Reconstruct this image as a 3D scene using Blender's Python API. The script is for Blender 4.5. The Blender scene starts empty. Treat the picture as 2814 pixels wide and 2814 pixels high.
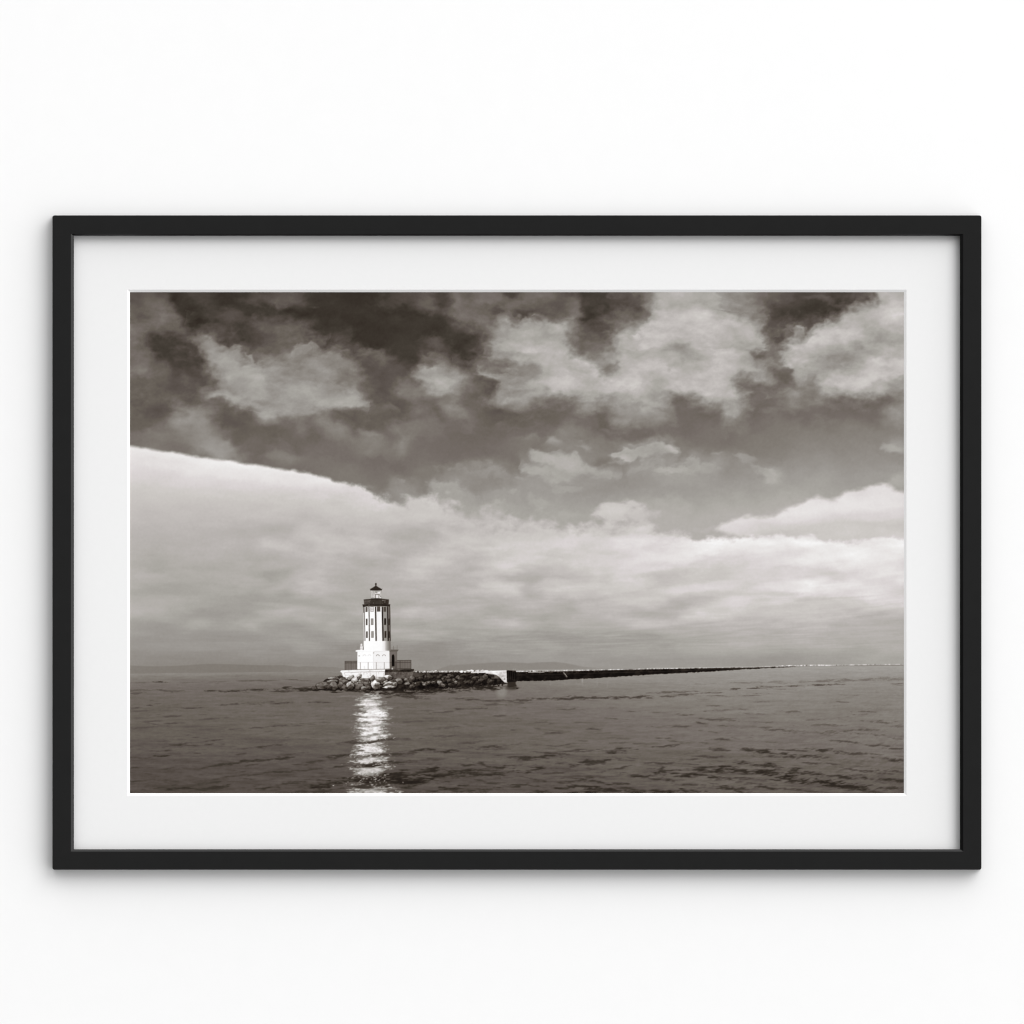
import bpy, math
import numpy as np

rng = np.random.default_rng(7)
# ------------------------------------------------------------------ scale
S = 0.00036                 # metres per unit of the layout grid (2814 units = 1.013 m of wall)
CX = CY = 1407.0
D = 5.0                     # viewing distance to the wall
ZH = 1.55                   # height of the optical axis above the floor
H_FRONT = 49 * S            # moulding stands 18 mm off the wall
Y_MAT = 19 * S              # face of the mat
Y_PRINT = 14.3 * S            # face of the print
SC = bpy.context.scene
COL = SC.collection


def W(px, py, h):
    k = (D - h) / (D - H_FRONT)
    return ((px - CX) * S * k, -h, ZH + (CY - py) * S * k)


# ------------------------------------------------------------------ the printed picture: tone field
X0, X1, Y0, Y1 = 357, 2484, 803, 2180
NX, NY = X1 - X0, Y1 - Y0
PX = np.arange(NX, dtype=np.float32) + X0 + .5
PY = np.arange(NY, dtype=np.float32) + Y0 + .5
GX, GY = np.meshgrid(PX, PY)


def bmat(n, cell):
    """cubic b-spline interpolation matrix from a lattice of the given cell size"""
    t = np.arange(n, dtype=np.float32) / cell
    i = np.floor(t).astype(int)
    f = t - i
    m = i.max() + 4
    w = [(1 - f) ** 3 / 6, (3 * f ** 3 - 6 * f ** 2 + 4) / 6, (-3 * f ** 3 + 3 * f ** 2 + 3 * f + 1) / 6, f ** 3 / 6]
    return i, [a.astype(np.float32) for a in w], m


def lattice(cx, cy, nx=None, ny=None):
    iy, wy, my = bmat(ny or NY, cy)
    ix, wx, mx = bmat(nx or NX, cx)
    R = rng.standard_normal((my, mx), dtype=np.float32)
    T = sum(wx[k][None, :] * R[:, ix + k] for k in range(4))
    return sum(wy[k][:, None] * T[iy + k] for k in range(4))


def fbm(cx, cy, octaves, gain=.5, nx=None, ny=None, ridge=False):
    out, a = 0, 1.0
    for o in range(octaves):
        n = lattice(max(cx / 2 ** o, 1.5), max(cy / 2 ** o, 1.5), nx, ny)
        n = n / n.std()
        if ridge:
            n = 1 - np.abs(n)
        out = out + a * n
        a *= gain
    return (out - out.mean()) / out.std()


def billow(cx, cy, octaves, gain=.5, nx=None, ny=None):
    """puffy noise: rounded lumps parted by darker creases"""
    out, a = 0, 1.0
    for o in range(octaves):
        n = lattice(max(cx / 2 ** o, 1.5), max(cy / 2 ** o, 1.5), nx, ny)
        out = out + a * np.abs(n / n.std())
        a *= gain
    return (out - out.mean()) / out.std()


def sstep(t):
    t = np.clip(t, 0, 1)
    return t * t * (3 - 2 * t)


def box(xa, xb, ya, yb):
    xa, xb = int(max(0, xa - X0)), int(min(NX, xb - X0 + 1))
    ya, yb = int(max(0, ya - Y0)), int(min(NY, yb - Y0 + 1))
    return slice(ya, yb), slice(xa, xb)


class View:
    """a window on the layout grid: origin and magnification, so shapes can be noted in its own units"""
    def __init__(s, x, y, m): s.x, s.y, s.m = x, y, m
    def p(s, x, y): return s.x + x / s.m, s.y + y / s.m


M = 1932 / 720
ZA, ZB, ZC = View(340, 790, M), View(1060, 790, M), View(1780, 790, M)
ZD, ZE, ZF = View(340, 1200, M), View(1060, 1200, M), View(1780, 1200, M)
ZG, ZI, ZJ = View(340, 1720, M), View(1060, 1720, M), View(1780, 1720, M)
ZT = View(940, 1580, 9.66)
ZR = View(900, 1740, 6.44)
ZL = View(840, 1540, 3.22)
Z0 = View(0, 0, 1)

SOFT_A = 1.0
N1 = fbm(110, 70, 7, .62)
WISP = .8 * fbm(70, 44, 6, .54) + .5 * fbm(26, 17, 4, .55)
BILL = billow(150, 70, 6, .55)
SOFTN = sstep(.5 + .32 * fbm(130, 90, 2))
N2 = fbm(44, 26, 6, .6)


def ell(C, v, x, y, rx, ry, rot, tone, a=.85, s=.75, n=.3, N=None):
    x, y = v.p(x, y)
    rx, ry = rx / v.m, ry / v.m
    R = max(rx, ry) * (1.9 + s)
    if SOFT_A == .5 and y > 1090: a *= 1.5
    if SOFT_A == .8: s, n = .6, .46
    b = box(x - R, x + R, y - R, y + R)
    if b[0].stop <= b[0].start or b[1].stop <= b[1].start:
        return
    c, si = math.cos(math.radians(rot)), math.sin(math.radians(rot))
    dx, dy = GX[b] - x, GY[b] - y
    r = np.hypot((dx * c + dy * si) / rx, (-dx * si + dy * c) / ry)
    f = N1 if N is None else N
    if n > .2:
        k = int(abs(x * 7 + y * 13)) % 997
        f = np.roll(f, (k, 3 * k), (0, 1)) if N is None else f
    m = sstep((1 + s - r + n * f[b]) / (2 * s)) * a * (SOFT_A if y < 1420 else .62 if y < 1560 else .95)
    C[b] += m * (tone - C[b])


def sdist(pts, b):
    """signed distance to a polygon, positive inside"""
    x, y = GX[b], GY[b]
    d = np.full(x.shape, 1e9, np.float32)
    inside = np.zeros(x.shape, bool)
    n = len(pts)
    for i in range(n):
        ax, ay = pts[i]
        bx, by = pts[(i + 1) % n]
        ex, ey = bx - ax, by - ay
        wx, wy = x - ax, y - ay
        t = np.clip((wx * ex + wy * ey) / max(ex * ex + ey * ey, 1e-9), 0, 1)
        d = np.minimum(d, (wx - t * ex) ** 2 + (wy - t * ey) ** 2)
        if ay != by:
            inside ^= ((ay > y) != (by > y)) & (x < ex * (y - ay) / (by - ay) + ax)
    d = np.sqrt(d)
    return np.where(inside, d, -d)


def poly(C, v, pts, tone, a=1.0, soft=.5, amp=0.0, N=None, label=None, tex=None):
    P = [v.p(*p) for p in pts]
    pad = soft * 2 + amp * 3 + 2
    xs, ys = [p[0] for p in P], [p[1] for p in P]
    b = box(min(xs) - pad, max(xs) + pad, min(ys) - pad, max(ys) + pad)
    if b[0].stop <= b[0].start or b[1].stop <= b[1].start:
        return
    d = sdist(P, b)
    if amp:
        d = d + amp * (N1 if N is None else N)[b]
    m = sstep((d + soft) / (2 * soft)) * a
    t = tone(GX[b], GY[b]) if callable(tone) else tone
    if tex is not None:
        t = t + tex[b]
    C[b] += m * (t - C[b])
    if label is not None:
        LAB[b][m > .4] = label


def cloud(C, v, pts, tone, a=.95, w=30, wisp=.62, tex=9, seed=0):
    """a cumulus patch: dense inside its outline, fraying through fractal wisps over the width w"""
    P = [v.p(*p) for p in pts]
    xs, ys = [p[0] for p in P], [p[1] for p in P]
    pad = w * 1.8
    b = box(min(xs) - pad, max(xs) + pad, min(ys) - pad, max(ys) + pad)
    d = np.clip(sdist(P, b), -pad, w * 4)
    sh = (slice(None), slice(None))
    na = np.roll(WISP, (37 * seed, 91 * seed), (0, 1))[b]
    nb = np.roll(BILL, (53 * seed, 71 * seed), (0, 1))[b]
    crisp = np.roll(SOFTN, (59 * seed, 83 * seed), (0, 1))[b]
    we = w * (.35 + 1.75 * crisp)                       # some margins are crisp, others melt away
    d = d + wisp * w * na
    core = sstep((d - .1 * we) / we + .45)
    veil = sstep(d / (2.6 * w) + .42 + .2 * na) * .42
    m = np.maximum(core * (.86 + .1 * np.clip(nb, -1, 1)), veil) * a
    t = tone + tex * nb + 4 * np.clip(na, -1.5, 1.5)
    C[b] += m * (t - C[b]) * (.5 if w > 30 else .92)


def rect(C, v, xa, ya, xb, yb, tone, **k):
    poly(C, v, [(xa, ya), (xb, ya), (xb, yb), (xa, yb)], tone, **k)


def line(C, v, pts, w, tone, a=1.0, label=None):
    for (xa, ya), (xb, yb) in zip(pts[:-1], pts[1:]):
        L = math.hypot(xb - xa, yb - ya) or 1
        nx, ny = -(yb - ya) / L * w / 2, (xb - xa) / L * w / 2
        poly(C, v, [(xa + nx, ya + ny), (xb + nx, yb + ny), (xb - nx, yb - ny), (xa - nx, ya - ny)], tone, a=a, soft=.6, label=label)


SKY, SEA, HILL_W, HILL_E, TOWER, ROCKS, WALL_J = range(7)
LAB = np.zeros((NY, NX), np.int8)

# --- clear sky: dark overhead, paler towards the horizon and to the right
gy = np.interp(GY, [803, 900, 1000, 1080, 1125, 1170, 1250, 1330, 1400, 1480, 1560], [49, 56, 70, 85, 91, 97, 110, 128, 148, 170, 180])
tilt = np.interp(GY, [880, 1125, 1260, 1480], [0, .016, .034, .026])
C = (gy + tilt * np.clip(GX - 1200, -500, 1300)).astype(np.float32)
C += 2.0 * fbm(300, 160, 3)
BASE = C.copy()

def cubic(v, xs, ys, t):
    """smooth interpolation of rows of v along axis 0"""
    m = np.gradient(v, ys, axis=0)
    i = np.clip(np.searchsorted(ys, t) - 1, 0, len(ys) - 2)
    h = np.diff(ys)[i][:, None]
    u = np.clip((t - np.array(ys)[i])[:, None] / h, 0, 1)
    return (2 * u ** 3 - 3 * u ** 2 + 1) * v[i] + (u ** 3 - 2 * u ** 2 + u) * h * m[i] + (-2 * u ** 3 + 3 * u ** 2) * v[i + 1] + (u ** 3 - u ** 2) * h * m[i + 1]



# --- a table of the sky's tones every 40 units steers the broad light and dark; the drawn clouds above lend the edges
SKYT = """
75 90 72 50 58 62 48 55 70 66 85 82 62 55 50 48 50 54 80 80 84 62 98 92 112 108 78 104 104 82 84 62 62 82 92 118 165 178 176 160 150 142 118 112 94 84 70 66 66 72 84 110 160
100 102 100 65 52 62 68 66 52 52 58 54 52 50 48 46 48 52 62 60 62 60 100 92 84 82 92 84 92 96 110 66 88 112 108 130 172 180 182 176 158 150 132 104 84 68 64 64 84 150 176 186 188
90 98 102 90 52 66 72 70 74 78 80 92 75 58 60 50 46 48 50 56 54 54 82 104 114 142 156 160 158 156 122 82 82 138 172 182 186 186 178 178 184 188 180 112 84 76 100 150 172 180 180 178 180
88 62 62 72 108 125 85 72 74 86 98 104 100 72 66 55 50 52 60 66 84 70 60 72 112 156 166 170 170 166 116 96 112 174 184 188 188 188 188 184 180 168 158 108 86 140 180 182 176 172 164 166 172
105 88 62 66 88 138 142 132 112 114 122 126 122 108 106 92 94 90 64 64 92 96 76 64 104 130 148 146 172 178 156 122 150 186 184 176 168 142 162 170 176 178 160 120 98 150 172 168 150 158 162 172 178
118 96 80 70 84 108 142 146 140 140 140 140 132 120 112 108 82 84 82 86 132 140 120 82 108 114 128 140 168 176 178 172 124 160 186 186 184 178 186 184 182 172 166 158 112 118 152 146 146 168 186 198 202
104 88 86 92 102 104 136 148 156 160 146 152 152 150 144 140 106 84 84 100 138 156 140 104 98 138 140 150 166 178 184 186 186 182 172 160 166 184 190 188 184 160 118 116 108 122 140 136 176 186 186 180 158
110 96 98 104 98 142 150 148 142 146 160 162 158 156 162 150 110 88 90 104 112 112 110 100 104 128 142 140 120 118 126 148 142 148 148 170 150 116 124 140 160 154 122 112 112 128 120 118 116 116 114 114 118
104 92 98 138 142 122 96 92 114 140 146 136 130 122 98 92 108 96 92 104 106 98 116 100 94 94 96 98 98 98 102 108 98 118 130 136 134 106 104 104 112 130 106 106 112 108 106 106 108 110 110 112 140
96 112 110 126 130 126 104 96 96 98 100 110 102 118 122 96 102 100 116 116 112 108 104 102 102 102 104 104 104 104 110 110 106 108 108 108 108 108 110 112 114 114 118 118 120 120 122 124 124 124 124 122 130
112 126 118 122 140 152 138 104 100 100 100 102 106 106 110 114 124 112 128 112 108 106 106 106 108 110 118 124 120 142 134 138 128 150 142 158 146 124 118 118 120 120 122 124 126 128 130 132 132 134 134 134 148
112 115 115 115 116 124 142 130 104 116 122 114 110 110 110 112 112 110 110 110 110 110 110 112 112 114 116 150 158 160 158 138 120 134 148 150 150 136 146 138 142 132 136 136 136 138 140 142 140 142 142 142 140
112 112 112 112 112 112 112 112 112 112 112 112 113 114 118 118 114 114 114 118 122 126 138 142 132 128 124 136 166 178 160 158 150 140 144 146 166 166 160 156 154 142 144 148 166 148 148 150 150 150 152 152 166
118 118 118 118 118 118 118 118 118 118 118 118 118 118 120 122 126 120 140 140 130 152 152 138 144 146 144 148 156 158 148 146 144 146 148 152 152 152 152 154 154 154 156 156 158 158 160 160 158 158 160 160 160
130 130 130 130 130 130 130 130 130 130 130 130 130 130 130 135 140 140 140 150 165 168 168 160 158 168 166 156 160 158 154 154 158 165 165 168 172 174 164 164 166 166 168 168 168 170 172 175 165 165 165 165 165
145 145 145 145 145 145 145 145 145 145 145 145 145 145 145 148 150 150 150 150 165 168 168 168 168 170 168 164 164 166 164 164 165 170 172 174 174 174 174 174 174 176 176 178 180 182 184 186 180 180 180 180 180
"""
SKYT = np.array([[float(v) for v in r.split()] for r in SKYT.strip().splitlines()], np.float32)


def blur(F, sig):
    """three box passes close to a gaussian"""
    r = int(sig)
    for ax_ in (0, 1, 0, 1, 0, 1):
        P = np.pad(F, [(r + 1, r) if a == ax_ else (0, 0) for a in (0, 1)], mode='edge').cumsum(ax_, dtype=np.float64)
        n = F.shape[ax_]
        F = (np.take(P, np.arange(2 * r + 1, 2 * r + 1 + n), ax_) - np.take(P, np.arange(n), ax_)) / (2 * r + 1)
    return F.astype(np.float32)


gx_, gy_ = 377 + 40.0 * np.arange(SKYT.shape[1]), 823 + 40.0 * np.arange(SKYT.shape[0])
GRID = cubic(np.ascontiguousarray(cubic(SKYT, None, gy_, np.clip(PY, gy_[0], gy_[-1])).T), None, gx_, np.clip(PX, gx_[0], gx_[-1])).T.astype(np.float32)
wc_ = .8 * np.clip((GY - 1195) / 30, 0, 1) * np.clip((GX - 1080) / 150, 0, 1)
C = GRID + wc_ * (np.minimum(GRID, BASE + 7) - GRID)
SOFT_A = .5        # the drawn patches below only sharpen what the table holds

# --- upper clouds, left third
for q in [
    (150, 200, 190, 110, 20, 104, .85), (300, 120, 120, 60, 20, 94, .7), (480, 220, 70, 190, 0, 54, .85), (330, 470, 260, 70, 48, 64, .85),
    (110, 420, 90, 70, 40, 100, .7), (60, 600, 110, 170, -10, 112, .8), (210, 530, 130, 45, 42, 97, .8), (500, 660, 100, 50, 25, 106, .7),
    (560, 800, 60, 120, 10, 90, .6), (250, 700, 150, 50, 10, 92, .6), (230, 790, 160, 40, 20, 108, .7), (100, 860, 70, 60, 0, 108, .7),
    (260, 900, 130, 60, 10, 88, .7), (420, 840, 70, 60, 0, 100, .5), (150, 1040, 160, 60, 15, 102, .7), (500, 985, 190, 65, 12, 138, .85), (600, 940, 80, 40, 0, 132, .6),
    (210, 1130, 120, 38, 5, 120, .7), (560, 1100, 160, 50, 25, 128, .6), (640, 1150, 190, 62, 24, 150, .85), (330, 1190, 200, 40, 15, 104, .5),
    (820, 220, 190, 60, 10, 84, .75), (900, 340, 230, 100, 10, 70, .85), (1250, 330, 180, 80, 20, 106, .8), (1400, 420, 130, 60, 30, 104, .8),
    (1370, 260, 70, 40, -30, 94, .6), (1150, 235, 80, 40, 0, 84, .6), (970, 85, 190, 45, 8, 84, .7), (1190, 85, 120, 40, 10, 96, .75),
    (620, 110, 130, 60, 10, 80, .7), (820, 130, 130, 45, 10, 53, .7), (1080, 175, 150, 35, 5, 53, .7), (1700, 230, 260, 190, 0, 54, .8),
    (1640, 340, 60, 55, -20, 82, .7), (1550, 430, 90, 60, 0, 74, .6), (650, 350, 120, 40, 10, 98, .6),
]: ell(C, ZA, *q)
cloud(C, ZA, [(530, 440), (560, 385), (640, 380), (760, 450), (900, 490), (1000, 470), (1200, 480), (1300, 450), (1450, 470), (1600, 530), (1700, 600),
     (1760, 680), (1790, 800), (1760, 860), (1600, 880), (1500, 940), (1350, 965), (1200, 975), (1050, 955), (930, 900), (830, 850), (700, 840),
     (600, 870), (560, 840), (600, 770), (690, 720), (650, 620), (580, 560)], 145, a=.93, w=56, wisp=.27, tex=12, seed=1)
for q in [
    (900, 540, 130, 30, 10, 124, .6), (1200, 510, 200, 40, 0, 120, .7), (1480, 540, 130, 40, 15, 122, .75), (1150, 610, 110, 45, 0, 148, .6), (1350, 590, 130, 30, 0, 138, .5),
    (1580, 665, 100, 34, 5, 118, .75), (640, 430, 100, 45, 20, 152, .7), (700, 540, 140, 45, 25, 152, .7), (790, 690, 90, 40, 0, 152, .6), (1000, 690, 75, 55, 20, 172, .75),
    (1300, 780, 380, 60, 3, 162, .7), (1250, 900, 240, 50, 0, 170, .75), (690, 795, 110, 45, 12, 166, .8), (1010, 830, 60, 26, 0, 136, .7), (880, 760, 40, 40, 0, 142, .5),
    (1120, 760, 40, 50, 40, 143, .6), (960, 860, 90, 30, 20, 164, .5), (1560, 820, 190, 45, 5, 166, .6), (1680, 840, 80, 30, 0, 158, .6), (880, 548, 34, 16, 20, 116, .7),
    (1810, 490, 120, 42, 8, 106, .75), (1800, 590, 90, 40, 20, 86, .6), (1745, 690, 90, 55, 20, 130, .7), (1850, 720, 80, 60, 0, 112, .6), (1890, 860, 60, 100, 0, 98, .5),
    (760, 890, 150, 40, 14, 92, .8), (800, 960, 150, 40, 10, 92, .6), (1750, 960, 220, 60, 0, 92, .7), (1300, 1030, 130, 20, 15, 112, .4),
    (1560, 1070, 100, 32, 22, 120, .7), (1800, 1105, 70, 26, 22, 140, .8), (1310, 1055, 50, 30, 40, 118, .6), (1810, 1190, 100, 36, 20, 122, .6),
    (1130, 1255, 110, 25, 0, 128, .6), (1500, 1165, 70, 40, 0, 114, .5), (1330, 1130, 160, 30, 10, 106, .4),
]: ell(C, ZA, *q)
# --- upper clouds, middle third
for q in [
    (100, 280, 230, 140, 0, 55, .8), (30, 130, 90, 38, 0, 90, .7), (300, 130, 140, 45, 10, 92, .75), (430, 60, 50, 60, 0, 62, .6), (560, 380, 100, 90, 20, 58, .7),
    (820, 120, 340, 100, 0, 108, .8), (600, 200, 130, 90, 30, 108, .75), (720, 290, 140, 70, 20, 112, .75), (1200, 110, 250, 70, 0, 112, .75), (1380, 170, 60, 100, 0, 108, .75),
    (720, 100, 110, 50, -20, 120, .6), (870, 185, 80, 24, -5, 74, .8), (1060, 205, 70, 24, 10, 80, .8), (940, 60, 50, 26, 0, 66, .8), (560, 110, 50, 50, 0, 90, .5), (1300, 60, 70, 20, 0, 80, .6),
    (1260, 200, 90, 40, 0, 104, .6), (680, 400, 60, 90, -20, 94, .6), (700, 560, 70, 90, 0, 72, .6),
    (1490, 140, 56, 130, 0, 60, .85), (1640, 70, 200, 50, 0, 58, .85), (1430, 430, 70, 90, 20, 88, .8), (1600, 300, 100, 80, 0, 82, .85), (1480, 300, 80, 60, 0, 98, .6), (1720, 170, 120, 40, 5, 106, .75), (1820, 100, 60, 50, 0, 86, .5),
]: ell(C, ZB, *q)
cloud(C, ZB, [(720, 420), (790, 380), (820, 300), (900, 260), (1000, 250), (1100, 240), (1200, 250), (1280, 260), (1350, 320), (1370, 390), (1340, 460),
     (1400, 500), (1500, 540), (1560, 620), (1620, 670), (1740, 680), (1800, 740), (1740, 800), (1600, 800), (1450, 830), (1350, 810), (1220, 780),
     (1100, 830), (950, 850), (880, 870), (790, 830), (880, 800), (800, 740), (740, 680), (720, 620), (800, 640), (900, 600), (1050, 590), (980, 550),
     (900, 530), (840, 510), (740, 480)], 165, w=42, wisp=.27, tex=11, seed=2)
for q in [
    (1040, 330, 200, 60, 5, 170, .6), (1050, 430, 160, 34, 0, 181, .8), (1250, 540, 180, 55, 15, 179, .75), (1480, 720, 260, 50, 3, 184, .8), (1290, 680, 160, 40, 0, 176, .6),
    (1000, 490, 110, 22, -5, 140, .8), (820, 565, 90, 50, 10, 88, .85), (1000, 590, 80, 26, 5, 124, .75), (1420, 600, 110, 18, 5, 157, .6), (900, 690, 40, 15, -10, 138, .7), (960, 785, 80, 18, -5, 132, .7),
    (1220, 345, 40, 40, 0, 150, .5), (1310, 370, 40, 70, 0, 172, .5), (880, 300, 60, 30, -20, 158, .5), (1180, 800, 60, 16, -10, 146, .5),
    (430, 690, 170, 62, 5, 146, .85), (375, 660, 110, 38, 8, 168, .85), (440, 705, 80, 30, 0, 168, .7), (570, 640, 70, 36, 10, 140, .6), (430, 590, 95, 70, 10, 124, .75), (370, 520, 110, 50, 10, 112, .75), (360, 400, 110, 34, 15, 100, .75), (480, 480, 80, 50, 40, 98, .6),
    (310, 455, 45, 30, 20, 62, .85), (320, 575, 44, 18, -10, 84, .8), (570, 590, 40, 30, 0, 92, .5), (230, 850, 80, 110, 0, 110, .7), (120, 790, 50, 30, 20, 116, .7), (500, 920, 80, 55, 20, 122, .75), (190, 945, 60, 25, -10, 118, .6), (270, 780, 40, 25, 0, 92, .6), (330, 830, 90, 40, 0, 104, .5),
    (1520, 510, 46, 36, 20, 100, .75), (1640, 630, 56, 36, 20, 118, .8), (1660, 215, 60, 16, -22, 120, .5), (1500, 420, 40, 60, 0, 112, .6),
    (1770, 920, 110, 50, 10, 138, .7), (1460, 860, 160, 30, 5, 138, .6), (60, 1060, 100, 46, 0, 126, .7), (330, 1040, 56, 46, 20, 118, .7), (180, 1050, 80, 24, 0, 116, .6), (85, 1130, 26, 66, -22, 132, .75),
    (1060, 1130, 110, 18, 3, 134, .7), (1240, 1150, 46, 25, 10, 160, .8), (1310, 1180, 90, 30, 0, 140, .6), (1470, 1170, 40, 18, 0, 160, .8), (1430, 1100, 100, 46, 0, 126, .65), (1630, 1030, 60, 16, 10, 126, .6), (1640, 1110, 60, 20, 10, 128, .5),
]: ell(C, ZB, *q)
# --- upper clouds, right third
for q in [(720, 70, 200, 46, 5, 102, .8), (860, 110, 90, 50, 0, 84, .7), (1100, 170, 240, 110, -22, 63, .85), (950, 300, 70, 130, 0, 80, .75), (1240, 60, 70, 22, 0, 104, .7), (950, 560, 120, 100, 0, 96, .7), (1000, 740, 300, 40, 0, 102, .4)]: ell(C, ZC, *q)
cloud(C, ZC, [(-250, 520), (-230, 450), (-160, 440), (-100, 330), (-60, 250), (0, 215), (50, 130), (120, 60), (180, 30), (500, 30), (550, 70), (560, 140), (620, 200), (760, 220), (830, 280),
     (850, 350), (860, 430), (780, 470), (760, 490), (850, 520), (920, 580), (950, 660), (850, 690), (700, 680), (660, 720), (700, 760), (790, 780), (740, 850),
     (640, 930), (560, 910), (480, 870), (350, 830), (220, 770), (130, 780), (140, 880), (90, 890), (-40, 830), (-200, 800), (-300, 740), (-180, 690), (-240, 600)], 180, w=46, wisp=.27, tex=11, seed=3)
cloud(C, ZC, [(960, 480), (1000, 400), (1060, 340), (1150, 300), (1240, 250), (1400, 230), (1450, 170), (1500, 110), (1560, 115), (1700, 90), (1800, 60), (1900, 30), (1990, 0),
     (1990, 690), (1890, 700), (1800, 735), (1600, 780), (1450, 780), (1330, 770), (1350, 720), (1250, 720), (1120, 680), (1080, 600), (1020, 540)], 176, w=40, wisp=.27, tex=11, seed=4)
for q in [
    (300, 640, 330, 80, 0, 189, .75), (60, 400, 280, 80, 0, 189, .75), (620, 300, 180, 55, 0, 185, .75), (280, 740, 200, 40, 0, 189, .7), (-60, 640, 160, 40, 5, 180, .5), (330, 200, 240, 60, 0, 176, .5), (300, 100, 200, 40, 0, 168, .5),
    (230, 495, 100, 34, 10, 140, .7), (460, 475, 260, 22, -4, 156, .7), (600, 140, 100, 36, 10, 104, .8), (110, 720, 50, 60, 10, 152, .6), (172, 590, 16, 30, 20, 158, .6), (740, 700, 80, 36, 5, 112, .8), (820, 490, 60, 20, 20, 98, .75),
    (885, 630, 50, 24, 10, 138, .7), (740, 400, 80, 30, 20, 168, .5), (560, 800, 90, 40, 30, 172, .5), (110, 910, 70, 25, 10, 116, .6), (60, 980, 100, 34, 5, 138, .7), (-80, 870, 60, 40, 20, 130, .6),
    (1010, 625, 54, 54, 10, 92, .85), (1650, 180, 250, 70, -14, 190, .75), (1200, 380, 150, 55, -10, 186, .75), (1720, 635, 230, 50, -12, 204, .85), (1430, 690, 90, 45, 0, 184, .7), (1130, 560, 70, 30, 0, 168, .5),
    (1550, 450, 46, 30, 10, 132, .8), (1370, 575, 110, 36, -14, 140, .75), (1470, 500, 220, 40, -18, 158, .7), (1230, 680, 56, 46, 10, 114, .75), (1250, 600, 60, 30, 0, 152, .6), (1490, 150, 36, 40, 10, 122, .7), (1800, 300, 120, 40, -10, 172, .5), (1840, 720, 90, 24, -15, 152, .5),
    (1110, 790, 70, 32, 15, 150, .8), (930, 920, 70, 22, 5, 126, .7), (1060, 905, 66, 12, 24, 120, .65), (1840, 960, 80, 50, -10, 142, .75), (1880, 850, 40, 40, -30, 132, .7), (1780, 1040, 50, 30, 40, 128, .6), (1835, 1190, 66, 26, 5, 166, .8),
]: ell(C, ZC, *q)
SOFT_A = .8
# --- small clouds between the upper field and the bank
cloud(C, ZE, [(1040, 130), (1100, 90), (1200, 110), (1400, 150), (1500, 190), (1560, 230), (1640, 255), (1560, 275), (1400, 260), (1330, 300), (1250, 350), (1150, 340),
     (1090, 290), (1040, 270), (1090, 240), (1200, 220), (1100, 180)], 172, w=13, wisp=.5, tex=6, seed=5)
cloud(C, ZE, [(1590, 70), (1640, 40), (1690, 50), (1720, 30), (1760, 70), (1830, 80), (1900, 40), (2000, 30), (2070, 60), (2110, 110), (1990, 150), (1850, 150), (1700, 140), (1620, 110)], 177, a=.92, w=12, wisp=.45, tex=6, seed=6)
for q in [(560, 275, 130, 30, 14, 144, .75), (700, 300, 130, 26, 10, 144, .7), (850, 310, 120, 36, 14, 150, .75), (690, 235, 50, 25, 0, 138, .6), (1330, 370, 80, 18, 10, 164, .7), (1000, 352, 140, 10, 2, 152, .6), (1270, 180, 100, 30, 15, 178, .5),
    (150, 345, 70, 34, 25, 150, .8), (220, 400, 70, 36, 25, 142, .65), (480, 410, 150, 52, 15, 163, .8), (600, 460, 80, 40, 15, 158, .6), (800, 440, 100, 46, 5, 158, .7), (830, 530, 100, 36, 0, 176, .75), (945, 440, 34, 13, 10, 170, .75), (700, 540, 120, 20, 10, 166, .6),
    (1160, 495, 56, 30, 22, 170, .75), (1380, 590, 70, 30, 0, 172, .6), (1890, 240, 100, 36, -15, 160, .7), (1910, 390, 60, 20, 0, 160, .5), (1350, 50, 80, 30, 0, 136, .5)]: ell(C, ZE, *q, N=N2)
for q in [(90, 250, 90, 26, 8, 172, .7), (180, 260, 90, 28, 0, 176, .8), (335, 190, 66, 50, 10, 166, .75), (460, 240, 120, 34, 5, 164, .75), (520, 120, 64, 22, 0, 158, .7), (745, 165, 50, 36, 20, 154, .8), (690, 165, 40, 14, 20, 150, .6), (925, 275, 40, 40, -25, 174, .85), (870, 240, 50, 18, 25, 160, .7),
    (120, 485, 120, 24, 14, 172, .75), (40, 570, 50, 30, 10, 186, .7), (430, 690, 60, 14, 0, 188, .5), (110, 635, 50, 18, 10, 196, .6), (1800, 295, 56, 22, 5, 172, .8), (1840, 90, 66, 20, 5, 166, .7), (1530, 260, 20, 26, 10, 158, .5), (400, 320, 160, 24, 4, 158, .3)]: ell(C, ZF, *q, N=N2)


SOFT_A = 1.0


def sample(F, dx, dy):
    x = np.clip(np.arange(NX)[None, :] + dx, 0, NX - 1.001)
    y = np.clip(np.arange(NY)[:, None] + dy, 0, NY - 1.001)
    i, j = y.astype(np.int32), x.astype(np.int32)
    fy, fx = y - i, x - j
    return (F[i, j] * (1 - fx) + F[i, j + 1] * fx) * (1 - fy) + (F[i + 1, j] * (1 - fx) + F[i + 1, j + 1] * fx) * fy


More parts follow.
